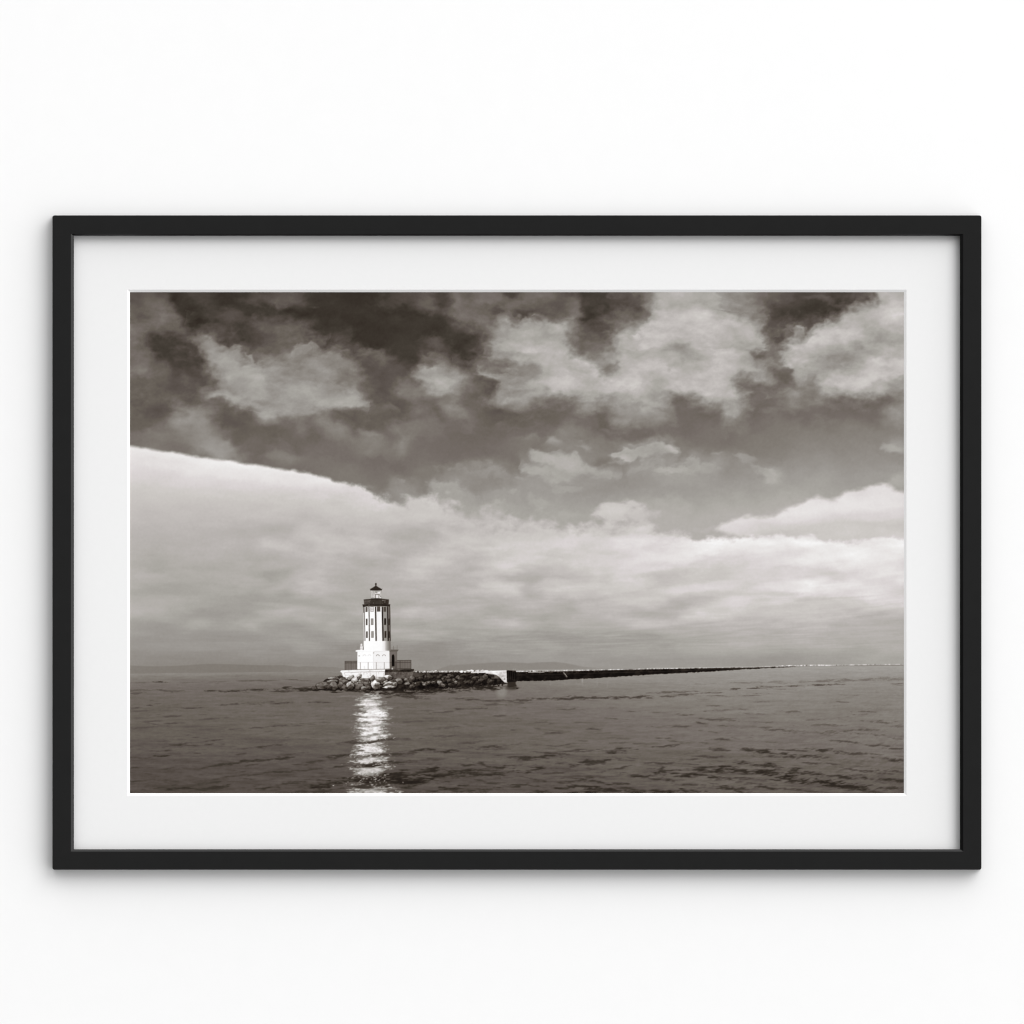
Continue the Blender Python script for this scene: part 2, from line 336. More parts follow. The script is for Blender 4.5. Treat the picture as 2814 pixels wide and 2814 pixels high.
wa = 7 * fbm(80, 56, 2) + 3.5 * fbm(30, 22, 2) + 2.3 * fbm(11, 9, 3)
wb = 5.5 * fbm(80, 50, 2) + 3.0 * fbm(30, 20, 2) + 2.1 * fbm(11, 8, 3)
C = sample(C, wa, wb).astype(np.float32)
dens = np.clip((C - BASE) / 70, 0, 1)
slope = np.clip(np.hypot(*np.gradient(blur(C, 5))) / 1.8, 0, 1)
hi_ = np.clip((1190 - GY) / 90, .3, 1)
C += (.55 * (C - blur(C, 15)) + .3 * (C - blur(C, 5))) * hi_
C += 3.6 * slope * fbm(40, 24, 6, .62) * np.clip(hi_, .45, 1)
C += (2.4 + 5.0 * np.clip(dens * (1.3 - dens) * 3, 0, 1)) * np.clip((1250 - GY) / 130, .4, 1) * fbm(60, 34, 6, .64) * np.clip((GY - 760) / 100, .4, 1) * np.clip((1480 - GY) / 150, .3, 1)
C += np.clip(fbm(170, 80, 6, .6) - .1, 0, 2.2) * 7 * np.clip((1150 - GY) / 200, 0, 1) * np.clip(1 - dens * 1.6, 0, 1) * np.interp(GX, [357, 1000, 1500, 2484], [1, .8, .5, .35])

SHT = 1024




def look(sh, u, v):
    P = SHT - 2.5
    u = np.abs(u % (2 * P) - P); v = np.abs(v % (2 * P) - P)
    i, j = v.astype(np.int32), u.astype(np.int32)
    fv, fu = v - i, u - j
    i1, j1 = i + 1, j + 1
    return (sh[i, j] * (1 - fu) + sh[i, j1] * fu) * (1 - fv) + (sh[i1, j] * (1 - fu) + sh[i1, j1] * fu) * fv


# --- the overcast bank: a coarse table of its tones, its upper edge, bright rim and long streaks
tx = [357, 700, 1050, 1400, 1750, 2100, 2484]
ty = [1230, 1290, 1350, 1400, 1450, 1500, 1550, 1600, 1650, 1700, 1750, 1800, 1850]
tab = np.array([
    [226, 226, 214, 190, 185, 205, 214],
    [214, 226, 214, 190, 185, 205, 214],
    [199, 208, 204, 192, 190, 205, 214],
    [189, 194, 196, 196, 198, 208, 214],
    [182, 186, 190, 200, 206, 208, 210],
    [177, 181, 184, 205, 212, 219, 218],
    [173, 177, 184, 195, 206, 211, 213],
    [169, 173, 180, 184, 193, 203, 206],
    [165, 168, 174, 181, 186, 194, 195],
    [158, 160, 166, 171, 175, 179, 181],
    [148, 152, 156, 159, 163, 166, 168],
    [140, 142, 146, 149, 152, 156, 157],
    [134, 135, 139, 143, 146, 150, 150]], np.float32)


rows = cubic(tab, tx, np.array(ty, float), PY)
BANK = cubic(np.ascontiguousarray(rows.T), None, np.array(tx, float), PX).T.astype(np.float32)
BANKT = """
180 180 181 182 182 182 182 178 184 186 184 184 190 184 176 178 194 196 194 192 190 198 202 200 204 204 206 206 208 208 208 210 212 212 212 212 212 212 214 216
178 177 179 181 182 184 184 194 188 194 196 196 192 182 178 188 196 200 200 200 202 208 210 206 208 212 212 212 214 222 222 224 226 228 228 226 226 224 226 228
175 174 177 179 180 181 181 184 187 191 194 192 182 176 180 188 192 192 194 196 200 202 206 206 206 208 216 222 222 220 218 222 222 222 222 222 220 222 222 222
170 168 172 174 175 177 175 176 180 184 183 180 172 172 184 188 184 186 190 198 192 190 194 200 210 216 218 218 212 208 208 212 216 218 220 218 212 220 222 216
174 171 168 170 175 174 168 160 178 184 178 176 174 174 178 182 178 180 188 184 182 188 194 198 198 206 208 200 198 200 204 208 210 210 212 212 206 214 218 216
166 163 164 166 168 170 168 172 174 186 178 172 174 174 176 176 176 182 190 194 178 192 194 190 200 202 202 204 208 206 206 206 208 212 222 216 214 216 208 206
171 170 166 166 164 164 162 164 166 170 170 168 172 172 174 176 174 174 180 180 178 176 174 176 196 202 204 200 190 194 200 206 202 200 202 200 200 202 206 206
172 170 160 158 158 162 165 178 180 178 174 180 168 170 178 176 172 174 170 174 172 168 168 176 188 190 184 184 188 204 198 190 190 190 190 194 188 184 184 186
158 156 158 164 158 162 170 160 158 160 168 162 164 168 168 168 166 168 174 182 172 166 172 172 180 182 188 184 180 182 184 184 182 182 182 188 184 182 180 180
152 152 152 150 148 150 150 152 154 152 158 164 160 162 164 162 158 160 162 160 160 154 154 156 176 174 170 172 174 174 176 178 176 178 182 180 178 180 180 176
148 150 150 150 147 147 147 147 152 148 146 144 150 152 152 150 152 154 154 154 154 156 150 150 162 164 164 162 166 168 170 172 170 168 168 168 170 170 172 172
140 140 140 140 140 140 140 140 140 140 140 140 142 144 144 142 144 144 144 146 146 146 144 144 152 152 152 154 154 156 156 156 156 156 158 158 158 160 164 160
"""
BANKT = np.array([[float(v) for v in r.split()] for r in BANKT.strip().splitlines()], np.float32)
for j0 in (12, 24):                        # even out the two joins between the strips the table was noted in
    dj = (BANKT[:, j0] - BANKT[:, j0 - 1])[:, None] / 2
    BANKT[:, j0 - 7:j0] += dj * np.linspace(.12, 1, 7)[None, :]
    BANKT[:, j0:j0 + 7] -= dj * np.linspace(1, .12, 7)[None, :]
bx_, by_ = 383.7 + 53.33 * np.arange(40), 1459 + 32.0 * np.arange(12)
BG = cubic(np.ascontiguousarray(cubic(BANKT, None, by_, np.clip(PY, by_[0], by_[-1])).T), None, bx_, np.clip(PX, bx_[0], bx_[-1])).T.astype(np.float32)
BG -= np.clip(GY - 1811, 0, 40) * .18
BG = sample(BG, 11 * fbm(90, 40, 2) + 6 * fbm(36, 14, 3), (4.5 * fbm(90, 40, 2) + 3.2 * fbm(30, 12, 3)) * np.clip((1880 - GY) / 300, .3, 1)).astype(np.float32)
BG += 1.1 * (BG - blur(BG, 14))
wb_ = sstep((GY - 1425) / 55)
BANK += wb_ * (BG - BANK)
deep = np.clip((GY - 1380) / 250, 0, 1)
BANK += fbm(190, 42, 5, .55) * (1.6 + .8 * deep) * np.interp(GX, [357, 900, 1300], [.55, .8, 1.0])
BANK += fbm(160, 12, 5, .62) * 1.0 * deep + 2.0 * fbm(44, 15, 5, .6) * np.interp(GX, [357, 1000], [.5, 1.0]) * np.clip((1860 - GY) / 250, .2, 1)
HZ0 = (1851.0 - .01058 * (PX - 357))[None, :]
el = np.clip(HZ0 - GY, 0, None) + 45
qu, qv = (GX - 1400) / el * 135 + 9000, 190000 / el
def sheet(cx, cy, octv, gain=.55, fn=fbm): return fn(cx, cy, octv, gain, SHT, SHT)
fadeh = np.clip((el - 55) / 60, 0, 1)
BANK += (2.3 * look(sheet(52, 52, 6, .55, billow), qu, qv) + 1.2 * look(sheet(110, 60, 4, .5), qu + 300, qv + 100)) * fadeh * np.interp(GX, [357, 800, 1150], [.25, .6, 1.0]) * np.clip((GY - 1330) / 120, .2, 1)
edge = [(357, 1222), (420, 1233), (500, 1246), (600, 1262), (700, 1274), (780, 1286), (850, 1298), (900, 1312), (950, 1324), (1000, 1340), (1030, 1357),
        (1060, 1369), (1120, 1368), (1165, 1364), (1200, 1366), (1240, 1392), (1290, 1424), (1360, 1430), (1400, 1420), (1480, 1424), (1530, 1440), (1590, 1450), (1640, 1440),
        (1710, 1432), (1770, 1440), (1830, 1456), (1880, 1468), (1920, 1481), (1960, 1477), (2010, 1477), (2050, 1469), (2100, 1470), (2150, 1462), (2200, 1470), (2260, 1478),
        (2310, 1487), (2380, 1484), (2440, 1475), (2490, 1472)]
by = np.interp(PX, [e[0] for e in edge], [e[1] for e in edge])[None, :]
rough = np.interp(PX, [357, 700, 950, 1100, 1300, 1800, 1950, 2484], [.9, 1.1, 2.5, 9, 14, 10, 5, 5])[None, :]
below = GY - by + rough * (.9 * N2 + .6 * fbm(20, 16, 4, .6)) + .5 * fbm(9, 8, 3, .7)
softe = np.interp(PX, [357, 700, 980, 1100, 1300, 1600, 1800, 1950, 2484], [6, 6, 7, 16, 34, 30, 22, 10, 10])[None, :]
mask = sstep((below + softe * .6) / (2 * softe))
BANK += 5.0 * fbm(64, 26, 6, .6) * np.exp(-np.clip(below, 0, None) / 110) * np.interp(GX, [357, 900, 1150, 2484], [.35, .6, 1.1, .9])
rim = np.exp(-np.clip(below, 0, None) / 30) * np.interp(PX, [357, 900, 1050, 1200, 1800, 1950, 2484], [5, 13, 6, 0, 4, 14, 12])[None, :]
# second shelf of cloud on the right, above the bank
shelf = [(1975, 1458), (1985, 1440), (2005, 1429), (2060, 1420), (2120, 1413), (2150, 1405), (2185, 1385), (2215, 1368), (2250, 1366), (2280, 1373), (2310, 1358), (2345, 1345), (2395, 1333), (2440, 1340),
         (2500, 1358), (2500, 1520), (2250, 1515), (2120, 1500), (2040, 1478)]
poly(C, Z0, shelf, lambda x, y: 224 - np.clip((y - np.interp(x, [1980, 2150, 2300, 2484], [1440, 1418, 1390, 1400])) / 45, 0, 1) * 26, a=.97, soft=10, amp=6, N=WISP, tex=BILL * 4)
for q in [(1500, 520, 300, 34, -4, 228, .6), (1700, 460, 180, 30, -5, 228, .6), (1600, 600, 200, 22, 0, 222, .5), (1100, 610, 130, 20, -10, 226, .5), (1100, 670, 300, 18, 2, 201, .5), (1550, 680, 250, 22, 2, 200, .5), (1730, 690, 34, 26, 20, 212, .6), (1850, 540, 80, 12, 0, 214, .5)]: ell(C, ZF, *q, N=N2)
C += mask * (BANK + rim - C)
for q in [(260, 520, 150, 60, 10, 197, .6), (220, 590, 110, 30, 0, 202, .55), (700, 620, 160, 30, 8, 196, .5), (950, 640, 200, 40, 0, 201, .6), (1700, 540, 150, 62, -6, 201, .9, .45, .3), (1830, 570, 130, 60, 8, 198, .8, .6, .3), (1720, 545, 150, 26, 0, 207, .6), (1850, 660, 120, 34, 0, 211, .6), (1800, 592, 100, 10, 0, 192, .5),
    (1450, 750, 240, 55, 5, 212, .65), (1000, 770, 250, 40, 0, 203, .5), (280, 720, 150, 34, 10, 180, .6), (150, 800, 180, 40, 0, 175, .5), (720, 1005, 90, 24, -5, 198, .65), (880, 1130, 66, 20, 0, 203, .7), (620, 1100, 130, 20, 10, 176, .6),
    (1260, 1070, 100, 20, -4, 199, .6), (1750, 930, 130, 34, 10, 215, .65), (1250, 960, 160, 24, 0, 182, .4), (1400, 1150, 220, 13, -3, 195, .6), (1830, 1200, 170, 12, 0, 200, .65), (640, 1210, 70, 11, 0, 190, .6), (330, 970, 160, 18, 5, 188, .5), (900, 1210, 200, 14, 0, 174, .45), (1780, 1100, 100, 22, 10, 204, .5), (1350, 880, 150, 16, 3, 190, .4)]: ell(C, ZE, *q, N=N2)
for q in [(640, 860, 30, 22, 20, 226, .6), (1050, 1100, 110, 30, 0, 221, .75), (580, 1075, 100, 16, -5, 210, .65), (240, 1120, 90, 20, -5, 211, .65), (700, 1222, 80, 13, -5, 209, .7), (1620, 965, 90, 32, 0, 222, .7), (1500, 1140, 120, 15, -3, 209, .6), (150, 880, 260, 34, -8, 224, .55), (500, 800, 260, 34, -5, 227, .5), (950, 760, 230, 30, 0, 228, .5), (1550, 830, 180, 34, 0, 225, .5),
    (200, 1000, 300, 28, -6, 186, .6), (1250, 985, 150, 30, 5, 201, .6), (900, 1160, 300, 14, 0, 190, .5), (1400, 1190, 250, 10, -3, 186, .5), (450, 1280, 100, 14, 0, 198, .6), (1300, 1080, 90, 12, -5, 212, .5), (1750, 1050, 120, 14, -10, 212, .5), (60, 1195, 90, 16, 0, 205, .6), (1800, 1190, 120, 9, -5, 206, .5), (1550, 1040, 70, 18, 20, 214, .5)]: ell(C, ZF, *q, N=N2)
for q in [(250, 690, 300, 40, 0, 180, .3), (1130, 1050, 120, 46, -25, 165, .6), (1230, 1060, 110, 22, -5, 180, .6), (1140, 1120, 100, 16, -5, 182, .55), (1400, 1130, 90, 14, 0, 182, .5), (1400, 690, 160, 40, -10, 196, .55), (1650, 640, 260, 40, -5, 198, .5), (1110, 790, 40, 20, 0, 192, .6), (250, 1140, 200, 20, 3, 160, .5), (150, 1195, 120, 12, 0, 172, .5), (300, 1060, 260, 14, 0, 175, .4), (1150, 690, 120, 60, 0, 177, .4), (1000, 290, 420, 40, 6, 230, .5), (560, 250, 260, 36, 8, 228, .5), (900, 1262, 160, 16, 0, 158, .5), (1120, 1240, 110, 12, 3, 176, .5)]: ell(C, ZD, *q, N=N2)
for q in [(1230, 102, 70, 8, 0, 160, .7), (250, 110, 130, 10, 0, 149, .5), (560, 40, 200, 12, 0, 150, .5), (120, 60, 120, 10, 0, 156, .5), (900, 60, 200, 9, 0, 156, .4)]: ell(C, ZG, *q, N=N2)
for q in [(1700, 68, 80, 7, -3, 178, .75), (1740, 128, 130, 5, -2, 168, .65), (1170, 115, 80, 6, 0, 167, .7), (900, 8, 80, 8, 0, 178, .6), (1450, 20, 200, 7, 0, 166, .4), (560, 70, 160, 8, 0, 160, .4)]: ell(C, ZI, *q, N=N2)
for q in [(560, 135, 210, 4, -1, 180, .7), (470, 158, 60, 6, 0, 174, .65), (1150, 22, 66, 9, 0, 190, .7), (1040, 84, 70, 8, 0, 182, .6), (1150, 132, 160, 7, 0, 174, .5), (1580, 243, 90, 9, 0, 168, .6), (1725, 240, 60, 9, 0, 168, .6), (100, 40, 130, 9, 0, 178, .5), (1620, 12, 160, 7, 0, 186, .5), (840, 158, 50, 5, 0, 172, .5), (1400, 100, 240, 5, 0, 174, .4)]: ell(C, ZJ, *q, N=N2)

# --- far hills across the water
hz = 1851.0 - .01058 * (PX - 357)
HZ = hz[None, :]
west = [(46, 360), (46, 292), (150, 297), (250, 298), (350, 295), (450, 291), (530, 286), (600, 281), (680, 280), (800, 283), (900, 287), (1000, 290), (1100, 290), (1180, 288), (1250, 298),
        (1290, 302), (1330, 296), (1420, 300), (1500, 302), (1560, 305), (1640, 318), (1730, 332), (1730, 360)]
west[0] = (30, 360); west[1] = (30, 291)
poly(C, ZG, west, lambda x, y: 121 + 5 * np.clip((1838 - y) / 20, -1, 1) * 0 + np.interp(x, [357, 700, 960], [2, 0, 8]), a=.92, soft=1.6, label=HILL_W)
east = [(330, 345), (370, 325), (430, 304), (480, 287), (500, 290), (560, 285), (700, 277), (850, 267), (950, 270), (1050, 275), (1150, 267), (1240, 265), (1330, 274), (1400, 289), (1450, 300),
        (1560, 310), (1700, 322), (1700, 345)]
poly(C, ZI, east, lambda x, y: np.interp(x, [1190, 1450, 1580, 1690], [131, 131, 134, 146]), a=.9, soft=2.0, label=HILL_E)

# ------------------------------------------------------------------ the sea
sea = GY - HZ
LAB[sea > 0] = SEA
dep = np.clip(sea, .5, None)
tx = np.array([357, 800, 1250, 1750, 2100, 2484], float)
td = [0, 15, 40, 90, 150, 220, 290, 350]
tt = np.array([
    [134, 132, 139, 148, 154, 157],
    [122, 122, 131, 146, 152, 154],
    [112, 113, 118, 139, 146, 145],
    [108, 110, 111, 130, 138, 138],
    [103, 107, 109, 118, 127, 131],
    [95, 98, 104, 112, 120, 124],
    [88, 90, 95, 103, 109, 110],
    [81, 81, 86, 95, 100, 101]], np.float32)
colm = cubic(np.ascontiguousarray(tt.T), None, tx, PX)          # NX x rows
WTR = np.zeros((NY, NX), np.float32)
for k in range(len(td) - 1):
    m = (dep >= td[k]) & (dep < td[k + 1] + (1e6 if k == len(td) - 2 else 0))
    u = np.clip((dep - td[k]) / (td[k + 1] - td[k]), 0, 1)
    v = colm[:, k][None, :] * (1 - u) + colm[:, k + 1][None, :] * u
    WTR[m] = v[m]
# ripples in perspective: lattice coordinates on the water plane, read from a tileable noise sheet
pu = (GX - 1500) / (dep + 45) * 150
skew = np.interp(GX, [357, 1000, 1600, 2000, 2484], [-.09, -.07, -.03, .04, .14])
pv = np.log(dep + 14) * 420 + (GX - 1500) * skew * 420 / (dep + 60)
r1 = look(sheet(26, 7, 5), pu * 1.1 + 3000, pv * 1.0)
r2 = look(sheet(60, 13, 4), pu * 1.0 + 5000, pv * .9 + 300)
r3 = look(sheet(9, 4, 3), pu * 2.0 + 7000, pv * 2.1)
near = np.clip(dep / 330, 0, 1)
WTR *= 1 - .05 * np.clip(dep / 60, 0, 1) - .04 * near
WTR += (.9 + 1.6 * near) * np.minimum(r1, .9) + 1.2 * r2 * (0.6 + near)
WTR += (1.3 + 1.7 * near) * np.minimum(fbm(46, 2.6, 4, .62), 1.0) + (1.0 + 1.2 * near) * fbm(120, 7, 4, .6)
WTR -= (4 + 12 * near) * np.clip(r1 * .75 + r2 * .55 - 1.25, 0, 1.3) * np.clip(dep / 30, .25, 1)
WTR += (.8 + 1.2 * near) * r3 + 1.2 * np.clip(1.3 - near, 0, 1) * fbm(14, 2.2, 3)
FIN = look(sheet(20, 3.4, 4, .65), pu * 2.2 + 900, pv * 1.9)
STR = fbm(17, 2.3, 3, .7)
LNG = fbm(34, 4.5, 4, .6)


def wave(v, x, y, L, T, rot, tone, a=.8, s=1.1, n=.66):
    """a dark trough: a long soft lens broken up by ripples"""
    x, y = v.p(x, y)
    L, T = L / v.m, T / v.m
    b = box(x - L * 1.9, x + L * 1.9, y - L * .5 - T * 4, y + L * .5 + T * 4)
    if b[0].stop <= b[0].start or b[1].stop <= b[1].start:
        return
    c, si = math.cos(math.radians(rot)), math.sin(math.radians(rot))
    dx, dy = GX[b] - x, GY[b] - y
    uu = dx * c + dy * si
    r = np.hypot(uu / L, (-dx * si + dy * c + .35 * T * np.sin(uu / L * 4 + x)) / T)
    f = .4 * FIN[b] + .3 * LNG[b] + .75 * STR[b]
    m = sstep((1.0 + s * .55 - r + n * f) / (1.6 * s)) * min(a * 1.08, 1)
    WTR[b] += m * (tone - WTR[b])


for q in [  # left
    (250, 415, 40, 4, 0, 50), (100, 420, 100, 3, 0, 85, .6), (700, 410, 200, 3, -2, 88, .5), (1000, 404, 130, 3, -2, 80, .6), (1270, 398, 80, 3, 3, 80, .6),
    (120, 475, 120, 6, 0, 78, .6), (330, 478, 110, 5, 2, 72, .6), (80, 495, 70, 5, -4, 70, .6), (800, 481, 120, 5, 0, 48, .85), (1000, 472, 160, 7, -2, 45, .85), (1270, 464, 150, 9, -2, 46, .8), (1120, 480, 250, 6, -1, 62, .7), (1450, 470, 120, 8, 2, 38, .9), (1330, 455, 90, 6, -5, 52, .7),
    (915, 573, 50, 4, 0, 45), (1140, 567, 90, 8, -3, 60), (1040, 574, 90, 4, -2, 66, .6), (1420, 563, 70, 4, 2, 62), (210, 586, 50, 5, -3, 62), (80, 604, 60, 4, -2, 66), (130, 628, 140, 5, -2, 76, .6), (520, 606, 110, 3, 0, 66), (780, 580, 70, 4, -3, 72), (360, 665, 60, 4, -4, 72), (690, 680, 110, 4, -3, 72), (200, 706, 60, 3, -4, 70), (370, 718, 90, 3, -3, 66), (900, 632, 70, 3, -2, 80), (540, 655, 80, 3, -3, 80, .6), (1150, 664, 90, 3, -2, 84, .6),
    (130, 750, 130, 4, -3, 74), (1060, 745, 120, 5, -5, 68), (1280, 735, 130, 4, -4, 74), (850, 760, 90, 4, -3, 76), (720, 838, 70, 4, -5, 58), (910, 834, 60, 3, 0, 70), (1180, 840, 90, 3, -3, 76, .6), (1400, 715, 130, 3, -3, 76, .6), (600, 760, 120, 3, -3, 82, .5),
    (380, 876, 80, 6, -6, 48), (600, 874, 80, 5, -4, 58), (480, 880, 110, 3, 0, 62), (1060, 886, 110, 5, -6, 52), (1210, 892, 60, 3, -2, 66), (300, 922, 60, 4, -4, 50), (130, 930, 110, 4, -4, 64), (240, 964, 70, 6, -6, 44), (90, 972, 60, 4, 0, 60), (530, 938, 60, 4, 0, 64), (880, 942, 60, 5, -10, 60), (1280, 940, 100, 4, -5, 66),
    (860, 1005, 110, 10, -9, 44), (1080, 985, 110, 9, -8, 46), (1220, 968, 60, 7, -10, 48), (970, 1022, 60, 6, -8, 42), (700, 1026, 60, 4, -8, 58), (1420, 1000, 130, 10, -8, 58), (1600, 960, 100, 8, -6, 40), (1700, 845, 60, 6, -8, 50), (1500, 965, 80, 5, -6, 58),
    (1160, 1076, 50, 6, -5, 44), (1100, 1080, 100, 4, -3, 60), (70, 1046, 70, 4, -3, 52), (340, 1050, 60, 5, -6, 60), (560, 1098, 80, 4, -8, 62), (800, 1110, 130, 6, -8, 60), (960, 1098, 90, 5, -8, 60), (1400, 1060, 110, 6, -5, 60), (1560, 1046, 90, 5, -8, 58),
    (60, 1150, 50, 6, -3, 36), (140, 1142, 60, 4, -6, 52), (620, 1160, 150, 5, -6, 60), (420, 1200, 90, 7, -4, 46), (250, 1195, 80, 4, -8, 56), (680, 1192, 100, 9, -8, 46), (1040, 1195, 70, 8, -6, 44), (1200, 1165, 130, 10, -8, 50), (1420, 1196, 120, 18, -5, 26), (1620, 1140, 200, 13, -8, 38), (1500, 1215, 120, 8, -6, 46), (1330, 1222, 120, 6, 0, 56), (60, 1225, 50, 4, 0, 44), (560, 1208, 60, 4, -6, 58), (1840, 1110, 160, 12, -10, 34), (1860, 1165, 150, 14, -8, 34),
]: wave(ZG, *q)
for q in [  # middle
    (170, 532, 60, 5, 0, 62, .7), (310, 538, 60, 4, 0, 70, .7), (520, 535, 70, 5, -2, 68, .8), (630, 544, 60, 5, 0, 60, .8), (860, 550, 110, 4, 0, 68, .8), (1010, 545, 110, 6, -2, 58), (1170, 540, 90, 7, 0, 58), (1300, 538, 90, 6, 0, 60), (1390, 534, 90, 9, -2, 56), (1560, 532, 80, 6, -1, 58), (1740, 528, 90, 9, -2, 52), (1880, 522, 80, 9, -2, 52), (900, 562, 140, 4, 2, 74, .7), (820, 580, 90, 4, 0, 74, .7),
    (600, 608, 80, 6, 0, 66, .8), (440, 635, 80, 5, -4, 76), (1040, 604, 70, 3, 2, 80), (1350, 616, 60, 5, 0, 68), (850, 664, 60, 5, -3, 70), (300, 625, 80, 4, 0, 82, .6), (130, 600, 100, 4, 0, 78, .6), (1820, 630, 50, 3, 0, 80), (1660, 685, 70, 4, 3, 76), (1150, 710, 50, 4, 2, 78), (250, 702, 80, 5, -3, 72, .7), (450, 748, 70, 4, -3, 80, .6), (990, 762, 40, 5, -5, 76), (1440, 712, 50, 3, 0, 82), (1240, 790, 80, 5, -3, 68), (1530, 762, 60, 5, -3, 70), (1100, 760, 40, 3, 0, 82),
    (180, 838, 90, 5, -5, 70), (400, 818, 80, 5, -2, 66), (620, 862, 80, 5, -6, 68), (960, 870, 80, 5, -6, 70), (1300, 880, 70, 4, -8, 60), (1740, 862, 50, 4, 0, 72), (1880, 868, 50, 4, 2, 62), (1200, 882, 50, 4, 5, 74), (330, 760, 90, 4, 0, 80, .5), (1700, 826, 60, 3, 2, 82),
    (240, 921, 90, 7, -6, 46), (420, 926, 80, 10, -6, 42), (770, 890, 90, 9, -4, 50), (640, 938, 70, 3, -2, 72), (830, 908, 60, 4, 0, 70), (1710, 916, 90, 12, -3, 48), (1470, 924, 80, 6, -4, 60), (1160, 935, 120, 6, 4, 58), (1330, 925, 100, 5, -6, 64),
    (1010, 970, 110, 10, 4, 48), (1150, 965, 100, 11, -3, 46), (1240, 975, 70, 8, 5, 54), (1640, 985, 110, 9, -6, 52), (1820, 975, 70, 5, 5, 54), (330, 985, 110, 6, -3, 68), (590, 1026, 90, 8, -5, 48), (700, 1018, 70, 8, 15, 50),
    (340, 1060, 90, 15, -8, 36), (150, 1100, 170, 13, -10, 34), (60, 1130, 120, 14, -10, 30), (430, 1105, 140, 16, -5, 38), (620, 1080, 120, 14, 8, 42), (830, 1055, 150, 13, -4, 42), (880, 1085, 110, 8, -10, 48), (1120, 1058, 120, 12, -8, 38), (1440, 1020, 130, 16, -10, 40), (1560, 1010, 80, 10, -8, 48), (300, 1130, 120, 9, -10, 44), (740, 1095, 120, 9, -8, 46), (1700, 1052, 90, 6, -10, 58), (1480, 1055, 70, 6, 0, 56), (1860, 1105, 70, 9, 10, 50), (1300, 1080, 80, 5, -5, 60),
    (470, 1200, 110, 13, -8, 36), (640, 1212, 120, 8, -8, 46), (960, 1180, 90, 10, -6, 42), (820, 1195, 110, 7, -10, 50), (760, 1155, 80, 6, 12, 56), (1120, 1186, 60, 4, 8, 54), (1400, 1140, 130, 9, -6, 50), (1560, 1150, 110, 8, 10, 50), (1700, 1162, 70, 7, 2, 46), (1390, 1188, 110, 12, -3, 40), (1480, 1222, 110, 16, -4, 24), (1640, 1215, 90, 10, 8, 36), (1150, 1222, 80, 8, -3, 44), (1860, 1222, 90, 8, 0, 44), (1780, 1200, 70, 8, 8, 50), (1100, 1130, 80, 5, 10, 60), (300, 1218, 110, 7, -5, 46),
]: wave(ZI, *q)
